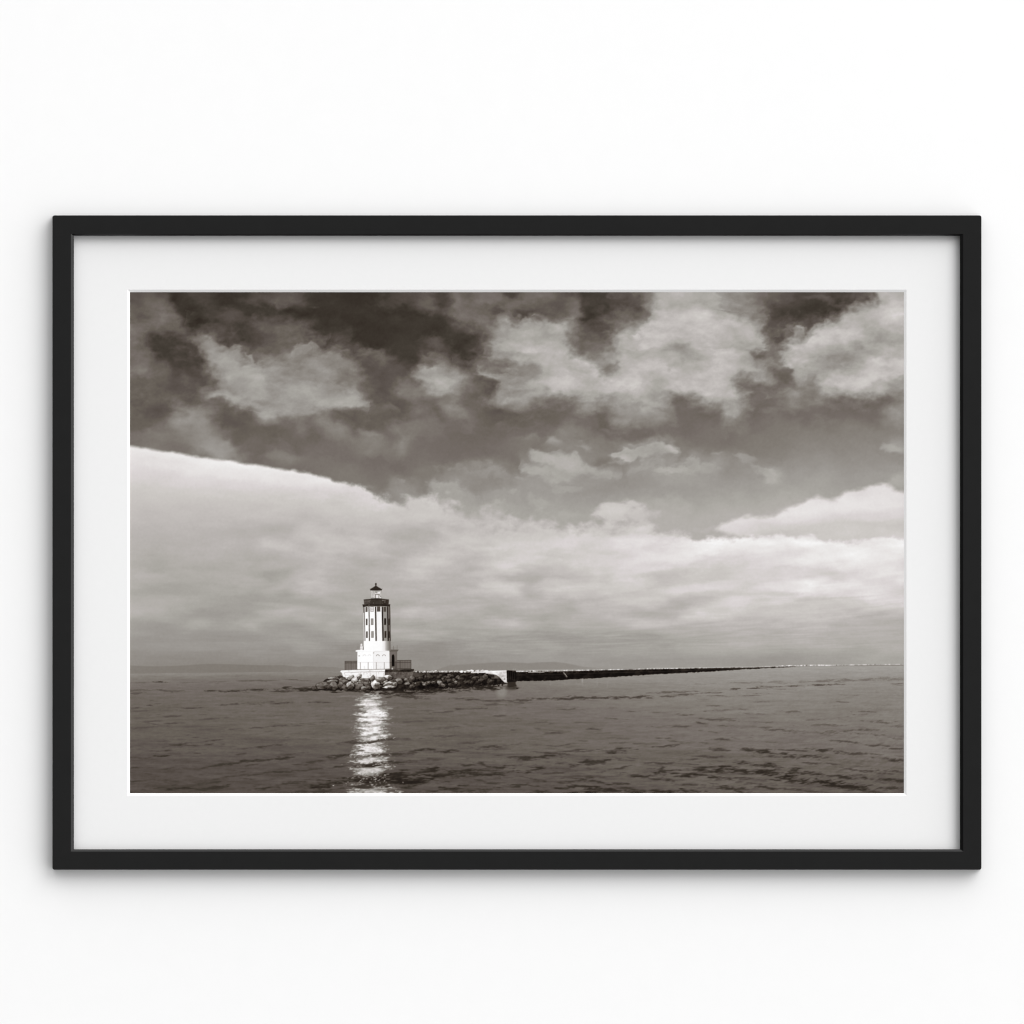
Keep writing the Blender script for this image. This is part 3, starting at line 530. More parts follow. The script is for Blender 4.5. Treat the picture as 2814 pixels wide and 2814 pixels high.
for q in [  # right
    (140, 488, 110, 5, -3, 88), (280, 487, 80, 4, -2, 86), (160, 514, 170, 6, -3, 76), (40, 518, 60, 4, 0, 80), (480, 517, 80, 4, 0, 88), (450, 492, 60, 4, 0, 88), (640, 463, 90, 4, -2, 70), (780, 460, 70, 4, -3, 68), (900, 450, 60, 4, 0, 66), (1060, 444, 120, 4, -1, 74), (1270, 436, 80, 5, -4, 62), (1380, 432, 60, 4, -2, 72), (950, 466, 60, 3, 2, 92), (1830, 426, 50, 3, 0, 90), (480, 425, 200, 4, -2, 112, .6), (1000, 412, 260, 5, -2, 108, .6), (1600, 398, 330, 9, -2, 106, .7), (1300, 410, 300, 6, -2, 104, .6),
    (835, 498, 36, 3, 0, 80), (790, 513, 80, 3, -2, 86), (820, 560, 70, 3, 0, 92), (1500, 510, 60, 3, 0, 96), (1470, 566, 60, 3, 8, 92), (470, 588, 50, 3, 0, 88), (600, 620, 120, 4, -2, 84), (260, 655, 90, 4, 2, 80), (80, 638, 60, 4, 2, 86), (1060, 632, 70, 6, -2, 90), (870, 650, 90, 4, 2, 82), (1050, 660, 60, 3, 2, 84), (1620, 632, 100, 5, 0, 82), (1540, 652, 70, 4, 0, 84), (1420, 560, 50, 3, 5, 94), (370, 540, 50, 3, 0, 96),
    (540, 692, 110, 7, 2, 78), (390, 718, 60, 7, 5, 70), (740, 708, 60, 4, 2, 76), (840, 712, 60, 4, 0, 82), (1190, 692, 60, 5, 0, 76), (1290, 694, 60, 4, 0, 78), (1720, 710, 90, 8, 4, 72), (220, 742, 130, 6, 0, 74), (560, 738, 60, 5, 3, 74), (700, 750, 80, 4, 2, 78), (850, 748, 90, 6, 2, 80), (960, 768, 100, 5, 2, 72), (1300, 732, 140, 5, 0, 84), (1230, 790, 150, 9, 0, 86), (1330, 775, 90, 6, 3, 86), (1650, 768, 90, 6, 0, 80), (1680, 802, 120, 6, 3, 66), (1480, 776, 50, 6, 0, 82), (470, 782, 50, 5, 5, 78), (1840, 740, 60, 5, 0, 84),
    (150, 833, 60, 6, 2, 66), (540, 836, 90, 7, -3, 66), (340, 858, 100, 6, 2, 72), (90, 890, 60, 5, -2, 60), (170, 880, 80, 5, -8, 66), (1430, 852, 90, 6, 4, 64), (900, 858, 70, 5, 2, 78), (1720, 882, 70, 6, 2, 64), (1840, 906, 70, 5, 2, 62), (1830, 830, 60, 5, 8, 78), (780, 828, 40, 4, 0, 80),
    (520, 907, 60, 9, 4, 54), (780, 914, 100, 9, 4, 48), (880, 930, 100, 8, 5, 52), (1310, 918, 100, 10, 6, 44), (1060, 918, 90, 6, 3, 62), (1450, 935, 110, 8, 5, 60), (1030, 955, 140, 13, 5, 44), (1180, 962, 120, 8, 5, 54), (950, 965, 100, 6, 0, 60), (1650, 945, 80, 5, 3, 70), (1750, 978, 100, 6, 5, 58), (1850, 994, 80, 7, 5, 52), (480, 965, 110, 7, 0, 62), (330, 985, 70, 6, -5, 66), (90, 1012, 90, 6, 0, 54), (1210, 1017, 50, 5, 3, 62), (1350, 1018, 90, 5, 3, 66), (820, 1022, 160, 12, 5, 40), (950, 1040, 120, 9, 5, 44), (290, 1020, 90, 5, 0, 64), (420, 1040, 100, 7, -3, 58),
    (260, 1092, 140, 20, 4, 32), (480, 1068, 180, 13, 2, 42), (640, 1064, 150, 18, 5, 32), (860, 1085, 180, 15, 3, 42), (420, 1105, 120, 12, 8, 42), (160, 1065, 90, 8, 4, 52), (1150, 1130, 200, 18, 6, 30), (1350, 1165, 200, 20, 8, 30), (1260, 1095, 150, 9, 5, 50), (1400, 1110, 150, 9, 8, 48), (1050, 1140, 100, 12, 3, 38), (1680, 1125, 150, 10, 6, 44), (1840, 1135, 90, 8, 5, 50), (1600, 1070, 120, 7, 6, 58), (1800, 1070, 90, 6, 5, 60), (1530, 1190, 150, 13, 8, 38), (1780, 1195, 150, 9, 6, 46), (640, 1120, 100, 8, 2, 54), (60, 1130, 110, 12, 6, 44),
    (560, 1195, 130, 14, 4, 34), (700, 1222, 90, 9, 6, 36), (200, 1222, 130, 12, -2, 30), (860, 1190, 90, 9, 8, 46), (300, 1170, 110, 7, 4, 56), (60, 1225, 80, 8, 0, 44), (1150, 1215, 110, 6, 5, 58), (780, 1160, 100, 6, 5, 60), (1000, 1190, 70, 6, 8, 56), (1650, 1222, 110, 6, 5, 56),
]: wave(ZJ, *q)
# faint random chop between the drawn troughs
for _ in range(900):
    t = rng.random() ** .75
    yy = 1868 + t * 305
    xx = 357 + rng.random() * 2127
    if 940 < xx < 1110:
        continue
    k = .35 + t
    wave(Z0, xx, yy, rng.uniform(6, 18) * k, rng.uniform(.7, 1.5) * k, np.interp(xx, [357, 1500, 2484], [-5, -2, 6]) + rng.normal() * 3, np.interp(t, [0, 1], [88, 58]) + rng.normal() * 7 + (xx - 1400) * .008, rng.uniform(.12, .45))

# mirror of the white tower on the water
g = np.interp(GY, [1896, 1905, 1930, 1990, 2060, 2120, 2180], [30, 34, 40, 44, 46, 52, 58])
cx = np.interp(GY, [1896, 1960, 2050, 2110, 2180], [1026, 1024, 1021, 1022, 1026])
q = np.abs(GX - cx) / g
amt = np.interp(GY, [1893, 1903, 1915, 1980, 2030, 2080, 2120, 2150, 2180], [0, .5, .95, 1.0, .95, .88, .72, .5, .66])
spk_a = np.interp(GY, [1890, 1960, 2040, 2120], [.35, .6, .85, 1.0])
spark = spk_a * (.5 * look(sheet(7, 2.2, 3, .7), pu * 2.4 + 100, pv * 1.2) + .4 * fbm(7, 1.8, 3, .7)) + .35 * LNG + .6 * STR
bands = fbm(90, 15, 3)
m = sstep((1.5 - q * 1.3 + .34 * spark + .10 * bands) / 1.1) * amt
WTR += m * (np.clip(np.interp(GY, [1895, 1950, 2050], [205, 226, 232]) + 24 * spark, 120, 255) - WTR)
for yb, xb, L, T, rot, tone, a in [(1914, 1010, 60, 1.6, 0, 150, .5), (1943, 1060, 40, 1.8, -2, 130, .6), (1971, 1020, 50, 1.5, 0, 165, .5), (1993, 1050, 60, 2.0, -3, 130, .6), (2022, 1010, 40, 2.4, -4, 120, .7), (2037, 1030, 75, 3.2, -5, 70, .85), (2046, 1070, 50, 2.4, -3, 95, .7), (2075, 1045, 80, 3.6, -4, 66, .88), (2083, 1000, 60, 2, -4, 110, .6),
                                  (2101, 1030, 75, 4.5, -4, 52, .9), (2126, 1070, 80, 5, -4, 90, .5), (2138, 1030, 100, 7, -5, 40, .95), (2150, 1090, 90, 7, -5, 34, .95), (2158, 1010, 60, 4, -6, 60, .85), (2170, 1060, 40, 2, 0, 90, .6)]:
    wave(Z0, xb, yb, L, T * 1.45, rot, tone * .9, min(a * 1.1, 1), .7, .35)
# loose sparkles beside the column
for _ in range(150):
    yy = 2000 + 180 * rng.random() ** .7
    xx = 1024 + rng.normal() * np.interp(yy, [2000, 2180], [28, 36])
    wave(Z0, xx, yy, rng.uniform(2, 5), rng.uniform(.7, 1.2), rng.normal() * 14, rng.uniform(190, 255), rng.uniform(.4, .9), .6, .2)
# mirrors of the quay wall and its dark piles
ell(WTR, ZI, 855, 480, 36, 45, 0, 148, .6, .6, .1); ell(WTR, ZI, 868, 620, 40, 110, 0, 130, .3)
rect(WTR, ZI, 897, 405, 962, 445, 34, a=.9, soft=2.5, amp=1.2, N=LNG); ell(WTR, ZI, 930, 455, 38, 14, 0, 46, .8)
for xx in (1215, 1320, 1450, 1560, 1635): ell(WTR, ZI, xx, 415, 6, 28, 0, 150, .22, .6, .1)
for xx in (1450,): ell(WTR, ZI, xx, 400, 5, 20, 0, 180, .4, .6, .1)
m = sstep((sea + .6) / 1.2)
C += m * (WTR - C)
# a thin line of light where the water meets the hills
C += 2.5 * np.exp(-((sea - 3) / 3.0) ** 2) * (GX < 1000)

# ------------------------------------------------------------------ rocks at the foot of the tower and along the breakwater
TEX = fbm(9, 7, 4, .7)
SPK = fbm(4, 3.4, 3, .8)


def dark_tex(a): return a * TEX + a * .6 * SPK


poly(C, Z0, [(852, 1894), (868, 1888), (882, 1876), (905, 1862), (935, 1858), (960, 1856), (1040, 1852), (1120, 1848), (1145, 1846), (1300, 1846), (1348, 1850), (1372, 1862), (1392, 1873),
             (1394, 1879), (1370, 1884), (1300, 1888), (1230, 1891), (1180, 1896), (1120, 1897), (1050, 1897), (960, 1897), (900, 1896), (860, 1896)], 26, soft=1.3, amp=1.5, N=SPK, label=ROCKS, tex=dark_tex(7))
# wet dark rim and its broken mirror on the water
for x_, y_, L_, T_, t_ in [(900, 1897, 60, 2.5, 36), (990, 1899, 80, 3, 34), (1080, 1900, 60, 5, 26), (1130, 1902, 70, 6, 28), (1200, 1899, 60, 4, 30), (1290, 1892, 70, 3.5, 28), (1350, 1887, 50, 2.5, 32), (1080, 1912, 34, 7, 48), (1060, 1906, 24, 4, 40), (1120, 1916, 40, 3, 62), (1180, 1907, 50, 2, 66), (1250, 1900, 50, 2.5, 50)]:
    WT2 = C
    b_ = WTR; WTR = C; wave(Z0, x_, y_, L_, T_, -1, t_, .85); C = WTR; WTR = b_


def rock(v, x, y, rx, ry, rot, hi, lo=None, label=ROCKS):
    """one boulder: lumpy outline, lit on its upper left, dark under its right side"""
    x, y = v.p(x, y)
    rx, ry = rx / v.m, ry / v.m
    hi = min(hi * 1.36 + 6, 248)
    if lo is None: lo = max(14, hi * .42 - 10)
    n = int(rng.integers(6, 9))
    ph = rng.random() * 6
    pts = []
    c, s = math.cos(math.radians(rot)), math.sin(math.radians(rot))
    for i in range(n):
        a = 2 * math.pi * (i + rng.uniform(-.3, .3)) / n + ph
        e = 1.04 + rng.normal() * .1
        X, Y = rx * e * math.cos(a), ry * e * math.sin(a)
        pts.append((x + X * c - Y * s, y + X * s + Y * c))
    o = [(x + (p[0] - x) * 1.16 + 1.2, y + (p[1] - y) * 1.16 + 1.0) for p in pts]
    poly(C, Z0, o, 15, a=.85, soft=1.5, label=label)
    mid = (lo + hi) / 2
    poly(C, Z0, pts, mid, soft=.9, label=label)
    top_ = (x + rng.uniform(-.25, .3) * rx, y + rng.uniform(-.3, .35) * ry)
    for i in range(n):
        p, q2 = pts[i], pts[(i + 1) % n]
        mx_, my_ = (p[0] + q2[0]) / 2 - x, (p[1] + q2[1]) / 2 - y
        L = math.hypot(mx_ / rx, my_ / ry) or 1
        lit = .52 - .55 * (my_ / ry / L) - .22 * (mx_ / rx / L) + rng.normal() * .16
        poly(C, Z0, [top_, p, q2], lo + (hi - lo) * min(max(lit, 0), 1.08), a=.9, soft=.9, label=label, tex=TEX * hi * .09 + SPK * hi * .08)


for q in [(95, 1130, 40, 20, 0, 60), (150, 1105, 62, 34, -10, 86), (245, 1048, 46, 14, 0, 112), (230, 1075, 40, 16, 0, 100)]: rock(ZL, *q)
for q in [(110, 800, 95, 28, 0, 108), (70, 850, 95, 20, -4, 150), (100, 935, 92, 78, -20, 96), (30, 960, 40, 40, 0, 60), (260, 835, 74, 48, -10, 86), (255, 915, 76, 66, 0, 96), (320, 860, 60, 40, 20, 80),
          (320, 965, 66, 46, 10, 92), (405, 912, 70, 56, 10, 150), (400, 965, 50, 36, 0, 66), (370, 785, 60, 36, 0, 150), (440, 775, 22, 34, 0, 128), (480, 828, 60, 46, -25, 158), (545, 768, 58, 40, -20, 190), (510, 882, 36, 32, 0, 170), (600, 850, 56, 52, 0, 148),
          (565, 945, 84, 56, 0, 90), (700, 890, 60, 66, 20, 98), (650, 975, 62, 36, 0, 104), (720, 960, 44, 44, 0, 70), (792, 795, 34, 54, 22, 80), (840, 830, 40, 30, 0, 110), (920, 812, 96, 46, 0, 104), (1030, 832, 32, 32, 0, 160), (985, 868, 46, 26, -20, 146), (845, 905, 84, 84, 15, 214, 110), (930, 950, 40, 40, 0, 70),
          (1080, 775, 74, 42, 15, 182), (1100, 892, 124, 46, -12, 148), (1195, 890, 38, 46, 20, 140), (1085, 952, 112, 24, -3, 172, 90), (1150, 830, 70, 30, 10, 84), (1270, 840, 66, 48, 30, 108), (1305, 855, 20, 16, 0, 176), (1400, 825, 46, 34, 30, 90), (1490, 800, 52, 56, 0, 82), (1440, 860, 44, 20, 20, 66), (1410, 895, 54, 22, -5, 104), (1520, 880, 44, 20, 20, 76), (1605, 890, 62, 36, 5, 130), (1680, 880, 40, 40, 0, 92), (1760, 885, 56, 30, -25, 108), (1720, 910, 40, 20, 0, 120), (1720, 790, 70, 44, 0, 66), (1640, 800, 60, 40, 0, 60), (1850, 880, 50, 26, -20, 96)]: rock(ZR, *q)
# the darker rubble slope of the breakwater
for _ in range(120):
    x_ = rng.uniform(1130, 1380)
    t_ = rng.random()
    yt, yb = np.interp(x_, [1130, 1345, 1392], [1852, 1853, 1868]), np.interp(x_, [1130, 1230, 1300, 1392], [1893, 1888, 1884, 1876])
    rr = rng.uniform(3, 8)
    rock(Z0, x_, yt + 3 + t_ * (yb - yt - 5), rr, rr * rng.uniform(.5, .8), rng.uniform(-30, 30), rng.choice([34, 44, 52, 64, 78], p=[.3, .28, .2, .14, .08]))
for q in [(1085, 1085, 24, 13, -20, 96), (1130, 1080, 24, 12, 0, 84), (1190, 1085, 28, 20, 30, 100), (1215, 1105, 20, 15, 30, 84), (1330, 1080, 16, 16, 0, 92), (1270, 1065, 22, 18, 0, 56), (1480, 1000, 32, 14, -15, 66), (1500, 1040, 34, 16, -10, 64), (1590, 1030, 26, 24, 40, 84), (1690, 1045, 44, 26, 15, 58), (1560, 1060, 30, 16, 0, 52), (1400, 1020, 34, 16, 0, 48), (1640, 1010, 26, 14, 30, 62), (1100, 1030, 28, 18, 10, 44), (1380, 1050, 24, 14, 0, 46), (1060, 1030, 10, 12, 0, 70)]: rock(ZL, *q)
# pale stones catching the sun along the crest
for x_ in np.arange(1146, 1350, 5.2):
    big = rng.random() ** 3
    rr = 2.0 + 3.0 * big
    rock(Z0, x_ + rng.normal() * 1.5, 1847.2 - .012 * (x_ - 1146) + rng.normal() * .5 - .6 * rr * .3, rr * 1.35, rr * .8, 0, rng.uniform(165, 245), 110)
rock(ZL, 1525, 986, 12, 14, 0, 235, 150)
rock(ZL, 1380, 985, 16, 9, 0, 235, 150)

# ------------------------------------------------------------------ the quay wall and the long breakwater
poly(C, ZL, [(1590, 1000), (1600, 977), (1780, 973), (1784, 1084), (1760, 1080), (1738, 1060), (1715, 1032), (1680, 1010)], 214, soft=.7, label=WALL_J, tex=TEX * 9 + SPK * 7)
poly(C, ZL, [(1460, 986), (1780, 972), (1780, 986), (1560, 995), (1462, 994)], 236, soft=.7, label=WALL_J, tex=TEX * 7)
rect(C, ZL, 1752, 1046, 1766, 1054, 70, label=WALL_J)
# long dark wall running away to the right
top = [(960, 338), (1200, 334), (1500, 328), (1932, 318), (2683, 306), (3022, 297)]
bot = [(3022, 301), (2683, 318), (2432, 334), (1932, 360), (1600, 382), (1200, 404), (960, 408)]
poly(C, ZI, [(892, 330)] + top + bot + [(895, 412)], lambda x, y: 17 + np.clip((1862 - y) * .12, 0, 6), soft=.8, amp=.5, N=SPK, label=WALL_J, tex=np.clip(TEX, -1, 2) * 5)
line(C, ZI, [(965, 362), (1200, 358), (1500, 350), (1932, 338), (2683, 312)], 3, 58, a=.55)
px_ = 960.0
while px_ < 3020:
    yy = np.interp(px_, [t[0] for t in top], [t[1] for t in top])
    sz = np.interp(px_, [960, 1932, 3022], [11, 7, 3])
    if rng.random() < .8:
        w_ = sz * rng.uniform(.7, 1.9)
        h_ = sz * rng.uniform(.25, .7)
        poly(C, ZI, [(px_, yy - h_), (px_ + w_ * .5, yy - h_ * 1.2), (px_ + w_, yy - h_ * .8), (px_ + w_, yy + h_ * .35), (px_, yy + h_ * .35)], rng.uniform(150, 250), soft=.7, label=WALL_J)
    if rng.random() < .5:
        rect(C, ZI, px_, yy + sz * .3, px_ + sz, yy + sz * rng.uniform(.5, 1.7), rng.uniform(26, 70), a=.8, soft=.8)
    px_ += sz * rng.uniform(.6, 1.3)
line(C, ZI, [(960, 333), (1020, 333)], 5, 225, a=.9)
line(C, ZI, [(1050, 343), (1170, 341)], 4, 210, a=.8)
line(C, ZI, [(1310, 342), (1326, 360), (1336, 378)], 5, 200, a=.9)
line(C, ZI, [(1940, 311), (2600, 301), (3020, 293)], 2.6, 200, a=.5, label=WALL_J)
line(C, ZJ, [(1090, 293), (1180, 291), (1260, 289), (1350, 291)], 7, 226, a=.8, label=WALL_J)
line(C, ZJ, [(1090, 299), (1250, 296), (1360, 294)], 3, 120, a=.6, label=WALL_J)
line(C, ZJ, [(1345, 290), (1600, 286), (1900, 282)], 4, 198, a=.8, label=WALL_J)
line(C, ZJ, [(1345, 295), (1600, 292), (1900, 289)], 5, 112, a=.8, label=WALL_J)
for _ in range(150):
    x_ = rng.uniform(2140, 2484)
    y_ = 1829.3 - .012 * (x_ - 2186)
    rect(C, Z0, x_, y_ - rng.uniform(.5, 2), x_ + rng.uniform(2, 6), y_ + 1, rng.choice([250, 235, 130, 90], p=[.35, .3, .2, .15]) if x_ < 2290 else rng.choice([225, 205, 150, 120]), a=.6, soft=.7)
# dark timber piles at the end of the quay
poly(C, ZI, [(893, 330), (897, 328), (960, 330), (966, 410), (900, 416), (893, 410)], 16, soft=.8, label=WALL_J, tex=TEX * 4)
for x_ in (905, 918, 934, 948): line(C, ZI, [(x_, 336), (x_, 396)], 3, 46, a=.7)
for x_, y_ in ((893, 322), (937, 318), (945, 313), (957, 315)): line(C, ZI, [(x_, y_), (x_, 336)], 2.4, 170 if x_ > 893 else 60, a=.85, label=WALL_J)

# ------------------------------------------------------------------ the lighthouse
K = dict(label=TOWER)
# platform and its stained retaining wall
poly(C, ZR, [(246, 690), (1018, 682), (1012, 775), (990, 800), (640, 800), (560, 790), (330, 790), (275, 770)], 246, soft=.7, tex=-np.clip(TEX - .6, 0, 2) * 26 - np.clip(SPK - 1, 0, 2) * 14, **K)
poly(C, ZR, [(1015, 680), (1520, 676), (1515, 780), (1420, 800), (1180, 800), (1010, 775)], 84, soft=.8, tex=TEX * 9 + SPK * 7, **K)
poly(C, ZR, [(1520, 695), (1670, 700), (1690, 760), (1520, 780)], 58, soft=.9, tex=TEX * 7, **K)
poly(C, ZR, [(222, 676), (245, 660), (420, 652), (1020, 640), (1018, 678), (600, 684), (300, 696), (240, 694)], 247, soft=.7, tex=-np.clip(SPK - .3, 0, 2) * 16, **K)
poly(C, ZR, [(1018, 646), (1095, 640), (1530, 634), (1532, 660), (1515, 684), (1016, 690)], 44, soft=.8, tex=TEX * 9 + SPK * 7, **K)
line(C, ZR, [(300, 697), (600, 688), (1010, 686)], 5, 120, a=.75)
for x_, ya, yb in ((590, 690, 760), (640, 695, 740), (752, 690, 760), (862, 690, 780), (905, 690, 720), (300, 700, 730), (990, 700, 760)): line(C, ZR, [(x_, ya), (x_ + 4, yb)], 6, 120, a=.6)
line(C, ZR, [(1100, 690), (1110, 780)], 5, 52, a=.7); line(C, ZR, [(1215, 690), (1225, 780)], 5, 48, a=.7); line(C, ZR, [(1400, 690), (1385, 780)], 5, 56, a=.7)
# stand rocks in front of the wall again
for q in [(370, 785, 56, 34, 0, 190, 120), (440, 775, 22, 32, 0, 128), (545, 768, 58, 40, -20, 196), (480, 828, 60, 46, -25, 160), (792, 795, 34, 52, 22, 84), (920, 815, 92, 44, 0, 106), (1080, 775, 74, 42, 15, 186), (1270, 845, 64, 44, 30, 108), (1490, 805, 50, 50, 0, 84), (620, 815, 50, 26, 0, 120), (700, 830, 46, 36, 0, 110)]: rock(ZR, *q)
# fences left and right of the block, behind it
def fence(xa, xb, yt0, yt1, yb0, yb1, step, dark):
    poly(C, ZR, [(xa, yt0), (xb, yt1), (xb, yb1), (xa, yb0)], dark + 28, a=.55, soft=.8, **K)
    x_ = xa
    while x_ < xb:
        f = (x_ - xa) / (xb - xa)
        line(C, ZR, [(x_, yt0 + (yt1 - yt0) * f), (x_, yb0 + (yb1 - yb0) * f)], 4.5, dark - 10, a=.8, label=TOWER)
        x_ += step
fence(308, 535, 494, 494, 655, 648, 16, 78)
poly(C, ZR, [(305, 492), (535, 490), (535, 536), (305, 540)], 84, a=.8, soft=.8, tex=TEX * 10, **K)
# the octagonal block
poly(C, ZR, [(530, 325), (812, 320), (812, 640), (528, 640)], 255, soft=.6, **K)
poly(C, ZR, [(810, 318), (1096, 316), (1102, 634), (812, 638)], lambda x, y: 243 - np.clip((y - 1812) * .1, 0, 5), soft=.6, **K)
poly(C, ZR, [(1094, 316), (1234, 314), (1232, 632), (1100, 634)], lambda x, y: 108 - np.clip((y - 1810) * .6, 0, 26), soft=.6, **K)
poly(C, ZR, [(498, 306), (530, 297), (700, 293), (812, 290), (812, 326), (540, 332), (500, 326)], 254, soft=.6, **K)
poly(C, ZR, [(810, 292), (1086, 286), (1096, 290), (1096, 322), (812, 326)], 248, soft=.6, **K)
poly(C, ZR, [(1092, 290), (1258, 292), (1244, 318), (1096, 322)], 96, soft=.6, **K)
line(C, ZR, [(812, 294), (1086, 288)], 4, 190, a=.8); line(C, ZR, [(812, 326), (1094, 321)], 4, 196, a=.8); line(C, ZR, [(1096, 302), (1250, 302)], 4, 60, a=.8); line(C, ZR, [(1096, 324), (1238, 322)], 4, 66, a=.8)
line(C, ZR, [(540, 333), (808, 328)], 3, 226, a=.7)
line(C, ZR, [(811, 345), (813, 630)], 5, 196, a=.85); line(C, ZR, [(1096, 330), (1101, 632)], 4, 214, a=.6); line(C, ZR, [(1212, 325), (1212, 630)], 5, 70, a=.7)
rect(C, ZR, 808, 340, 826, 356, 110, a=.8); rect(C, ZR, 548, 392, 572, 410, 150, a=.7); line(C, ZR, [(820, 560), (960, 590)], 3, 222, a=.7)
rect(C, ZR, 815, 510, 1095, 530, 226, a=.8); rect(C, ZR, 540, 510, 808, 530, 238, a=.8); rect(C, ZR, 1098, 512, 1232, 530, 78, a=.8)
# dark arched doorway and the small blind arches
dpts = [(1138, 586), (1138, 420)] + [(1160 - 22 * math.cos(a), 412 - 38 * math.sin(a)) for a in np.linspace(0, math.pi, 11)] + [(1184, 420), (1186, 586)]
poly(C, ZR, dpts, 14, soft=.6, **K)
for xc, tn in ((890, 70), (1000, 84), (655, 206), (742, 212)):
    line(C, ZR, [(xc - 28 * math.cos(a), 410 - 30 * math.sin(a)) for a in np.linspace(.15, math.pi - .15, 7)], 7, tn, a=.85)
# railing on the platform
for x_ in (582, 720, 862, 1005): line(C, ZR, [(x_, 515), (x_, 640)], 7, 66, a=.85)
for x_ in (645, 660, 935, 780): line(C, ZR, [(x_, 580), (x_, 640)], 3, 190, a=.6)
line(C, ZR, [(530, 645), (810, 640), (1100, 630)], 6, 70, a=.75)
line(C, ZR, [(1100, 634), (1235, 630)], 5, 40, a=.8); rect(C, ZR, 1135, 612, 1160, 642, 210, a=.8)
for x_ in (1205, 1225): line(C, ZR, [(x_, 500), (x_, 628)], 5, 42, a=.7)
fence(1236, 1480, 482, 478, 632, 630, 19, 66)
line(C, ZR, [(1228, 484), (1482, 480)], 9, 46, a=.9, label=TOWER); line(C, ZR, [(1228, 520), (1478, 520)], 8, 44, a=.85); line(C, ZR, [(1236, 627), (1478, 628)], 6, 40, a=.9)
line(C, ZR, [(1478, 480), (1478, 634)], 6, 40, a=.9, label=TOWER); line(C, ZR, [(1288, 484), (1288, 630)], 7, 36, a=.8)
for x_ in (311, 420, 522): line(C, ZR, [(x_, 494), (x_, 655)], 6, 50, a=.8, label=TOWER)
# railing and a pale urn on the block's roof
line(C, ZR, [(1168, 225), (1168, 290)], 5, 84, a=.85, label=TOWER); line(C, ZR, [(1234, 214), (1234, 290)], 5, 84, a=.85, label=TOWER); line(C, ZR, [(1115, 264), (1236, 264)], 3, 110, a=.7)
line(C, ZR, [(538, 230), (538, 296)], 4, 100, a=.8, label=TOWER)
poly(C, ZR, [(574, 296), (578, 250), (586, 226), (580, 196), (598, 184), (618, 192), (616, 222), (628, 246), (628, 296)], 236, soft=.7, tex=SPK * 14, **K)
poly(C, ZR, [(626, 296), (630, 250), (640, 236), (646, 296)], 74, soft=.7, **K)
# drum under the ribs, round: lit from the left, falling off to the right
def drum(x, y):
    return np.interp(x, [999, 1048, 1057, 1061, 1066, 1073], [255, 252, 232, 180, 142, 104])
poly(C, ZT, [(574, 1740), (1287, 1740), (1290, 2010), (572, 2010)], drum, soft=.6, **K)
# ribbed shaft
poly(C, ZT, [(556, 845), (1276, 845), (1288, 1752), (574, 1752)], lambda x, y: np.interp(x, [998, 1033, 1035, 1048, 1051.5, 1052.5, 1064, 1066, 1073], [255, 255, 247, 249, 244, 150, 144, 112, 96]), soft=.6, **K)
poly(C, ZT, [(554, 845), (590, 845), (594, 1000), (562, 1000)], 118, soft=.6, **K)
line(C, ZT, [(562, 990), (572, 1752)], 9, 104, a=.85, label=TOWER)
for xt, xb, w_, tn in ((592, 608, 17, 66), (714, 727, 27, 36), (889, 905, 35, 30), (1066, 1088, 34, 10), (1207, 1225, 26, 8), (1270, 1283, 15, 34)):
    line(C, ZT, [(xt, 845), (xb, 1752)], w_, tn, a=.97)
def win(xa, ya, xb, yb, tone, frame=None, bar=False):
    rect(C, ZT, xa, ya, xb, yb, frame if frame is not None else tone, soft=.55)
    if frame is not None: rect(C, ZT, xa + 9, ya + 9, xb - 6, yb - 9, tone, soft=.5)
    if bar: line(C, ZT, [(xa, (ya + yb) / 2), (xb, (ya + yb) / 2)], 8, frame or 50, a=.85)
win(622, 850, 678, 982, 88, 60, True); win(756, 836, 838, 972, 222, 70, True); win(928, 838, 1016, 972, 76, 50, True); win(1104, 850, 1171, 976, 74, 52, True)
win(635, 1163, 673, 1332, 50); win(769, 1158, 833, 1326, 146, 74); win(1120, 1150, 1169, 1326, 24); win(1234, 1160, 1258, 1332, 26)
win(641, 1500, 680, 1670, 48); win(777, 1494, 839, 1666, 148, 76); win(1126, 1488, 1180, 1668, 44); win(1242, 1500, 1266, 1670, 28)
# cornice, gallery with pierced parapet, lantern and roof
poly(C, ZT, [(542, 785), (700, 772), (1120, 768), (1280, 780), (1274, 850), (1240, 840), (1000, 828), (720, 832), (600, 846), (556, 852)], 38, soft=.7, tex=TEX * 3, **K)
line(C, ZT, [(600, 820), (860, 806)], 12, 84, a=.6); rect(C, ZT, 704, 785, 722, 812, 150, a=.7)
poly(C, ZT, [(574, 652), (766, 634), (1055, 630), (1244, 652), (1236, 772), (588, 772)], 47, soft=.7, tex=TEX * 5, **K)
poly(C, ZT, [(590, 682), (740, 668), (740, 758), (592, 762)], 82, a=.75, soft=.9, tex=TEX * 12 + SPK * 12)
for xa, ya, xb, yb, t_ in ((1062, 668, 1108, 688, 150), (1122, 670, 1152, 688, 140), (1126, 708, 1146, 728, 165), (1068, 742, 1082, 758, 120), (1190, 700, 1200, 720, 92), (738, 668, 752, 690, 130), (826, 738, 842, 752, 140)): rect(C, ZT, xa, ya, xb, yb, t_, a=.85, soft=.7)
rect(C, ZT, 868, 680, 1040, 760, 62, a=.5, soft=.9, tex=TEX * 6)
poly(C, ZT, [(766, 400), (1050, 400), (1046, 628), (770, 634)], 204, soft=.6, tex=TEX * 9 + SPK * 9, **K)
ell(C, ZT, 985, 475, 40, 26, 0, 250, .8, .4, .1); ell(C, ZT, 830, 530, 50, 70, 20, 224, .7, .4, .1)
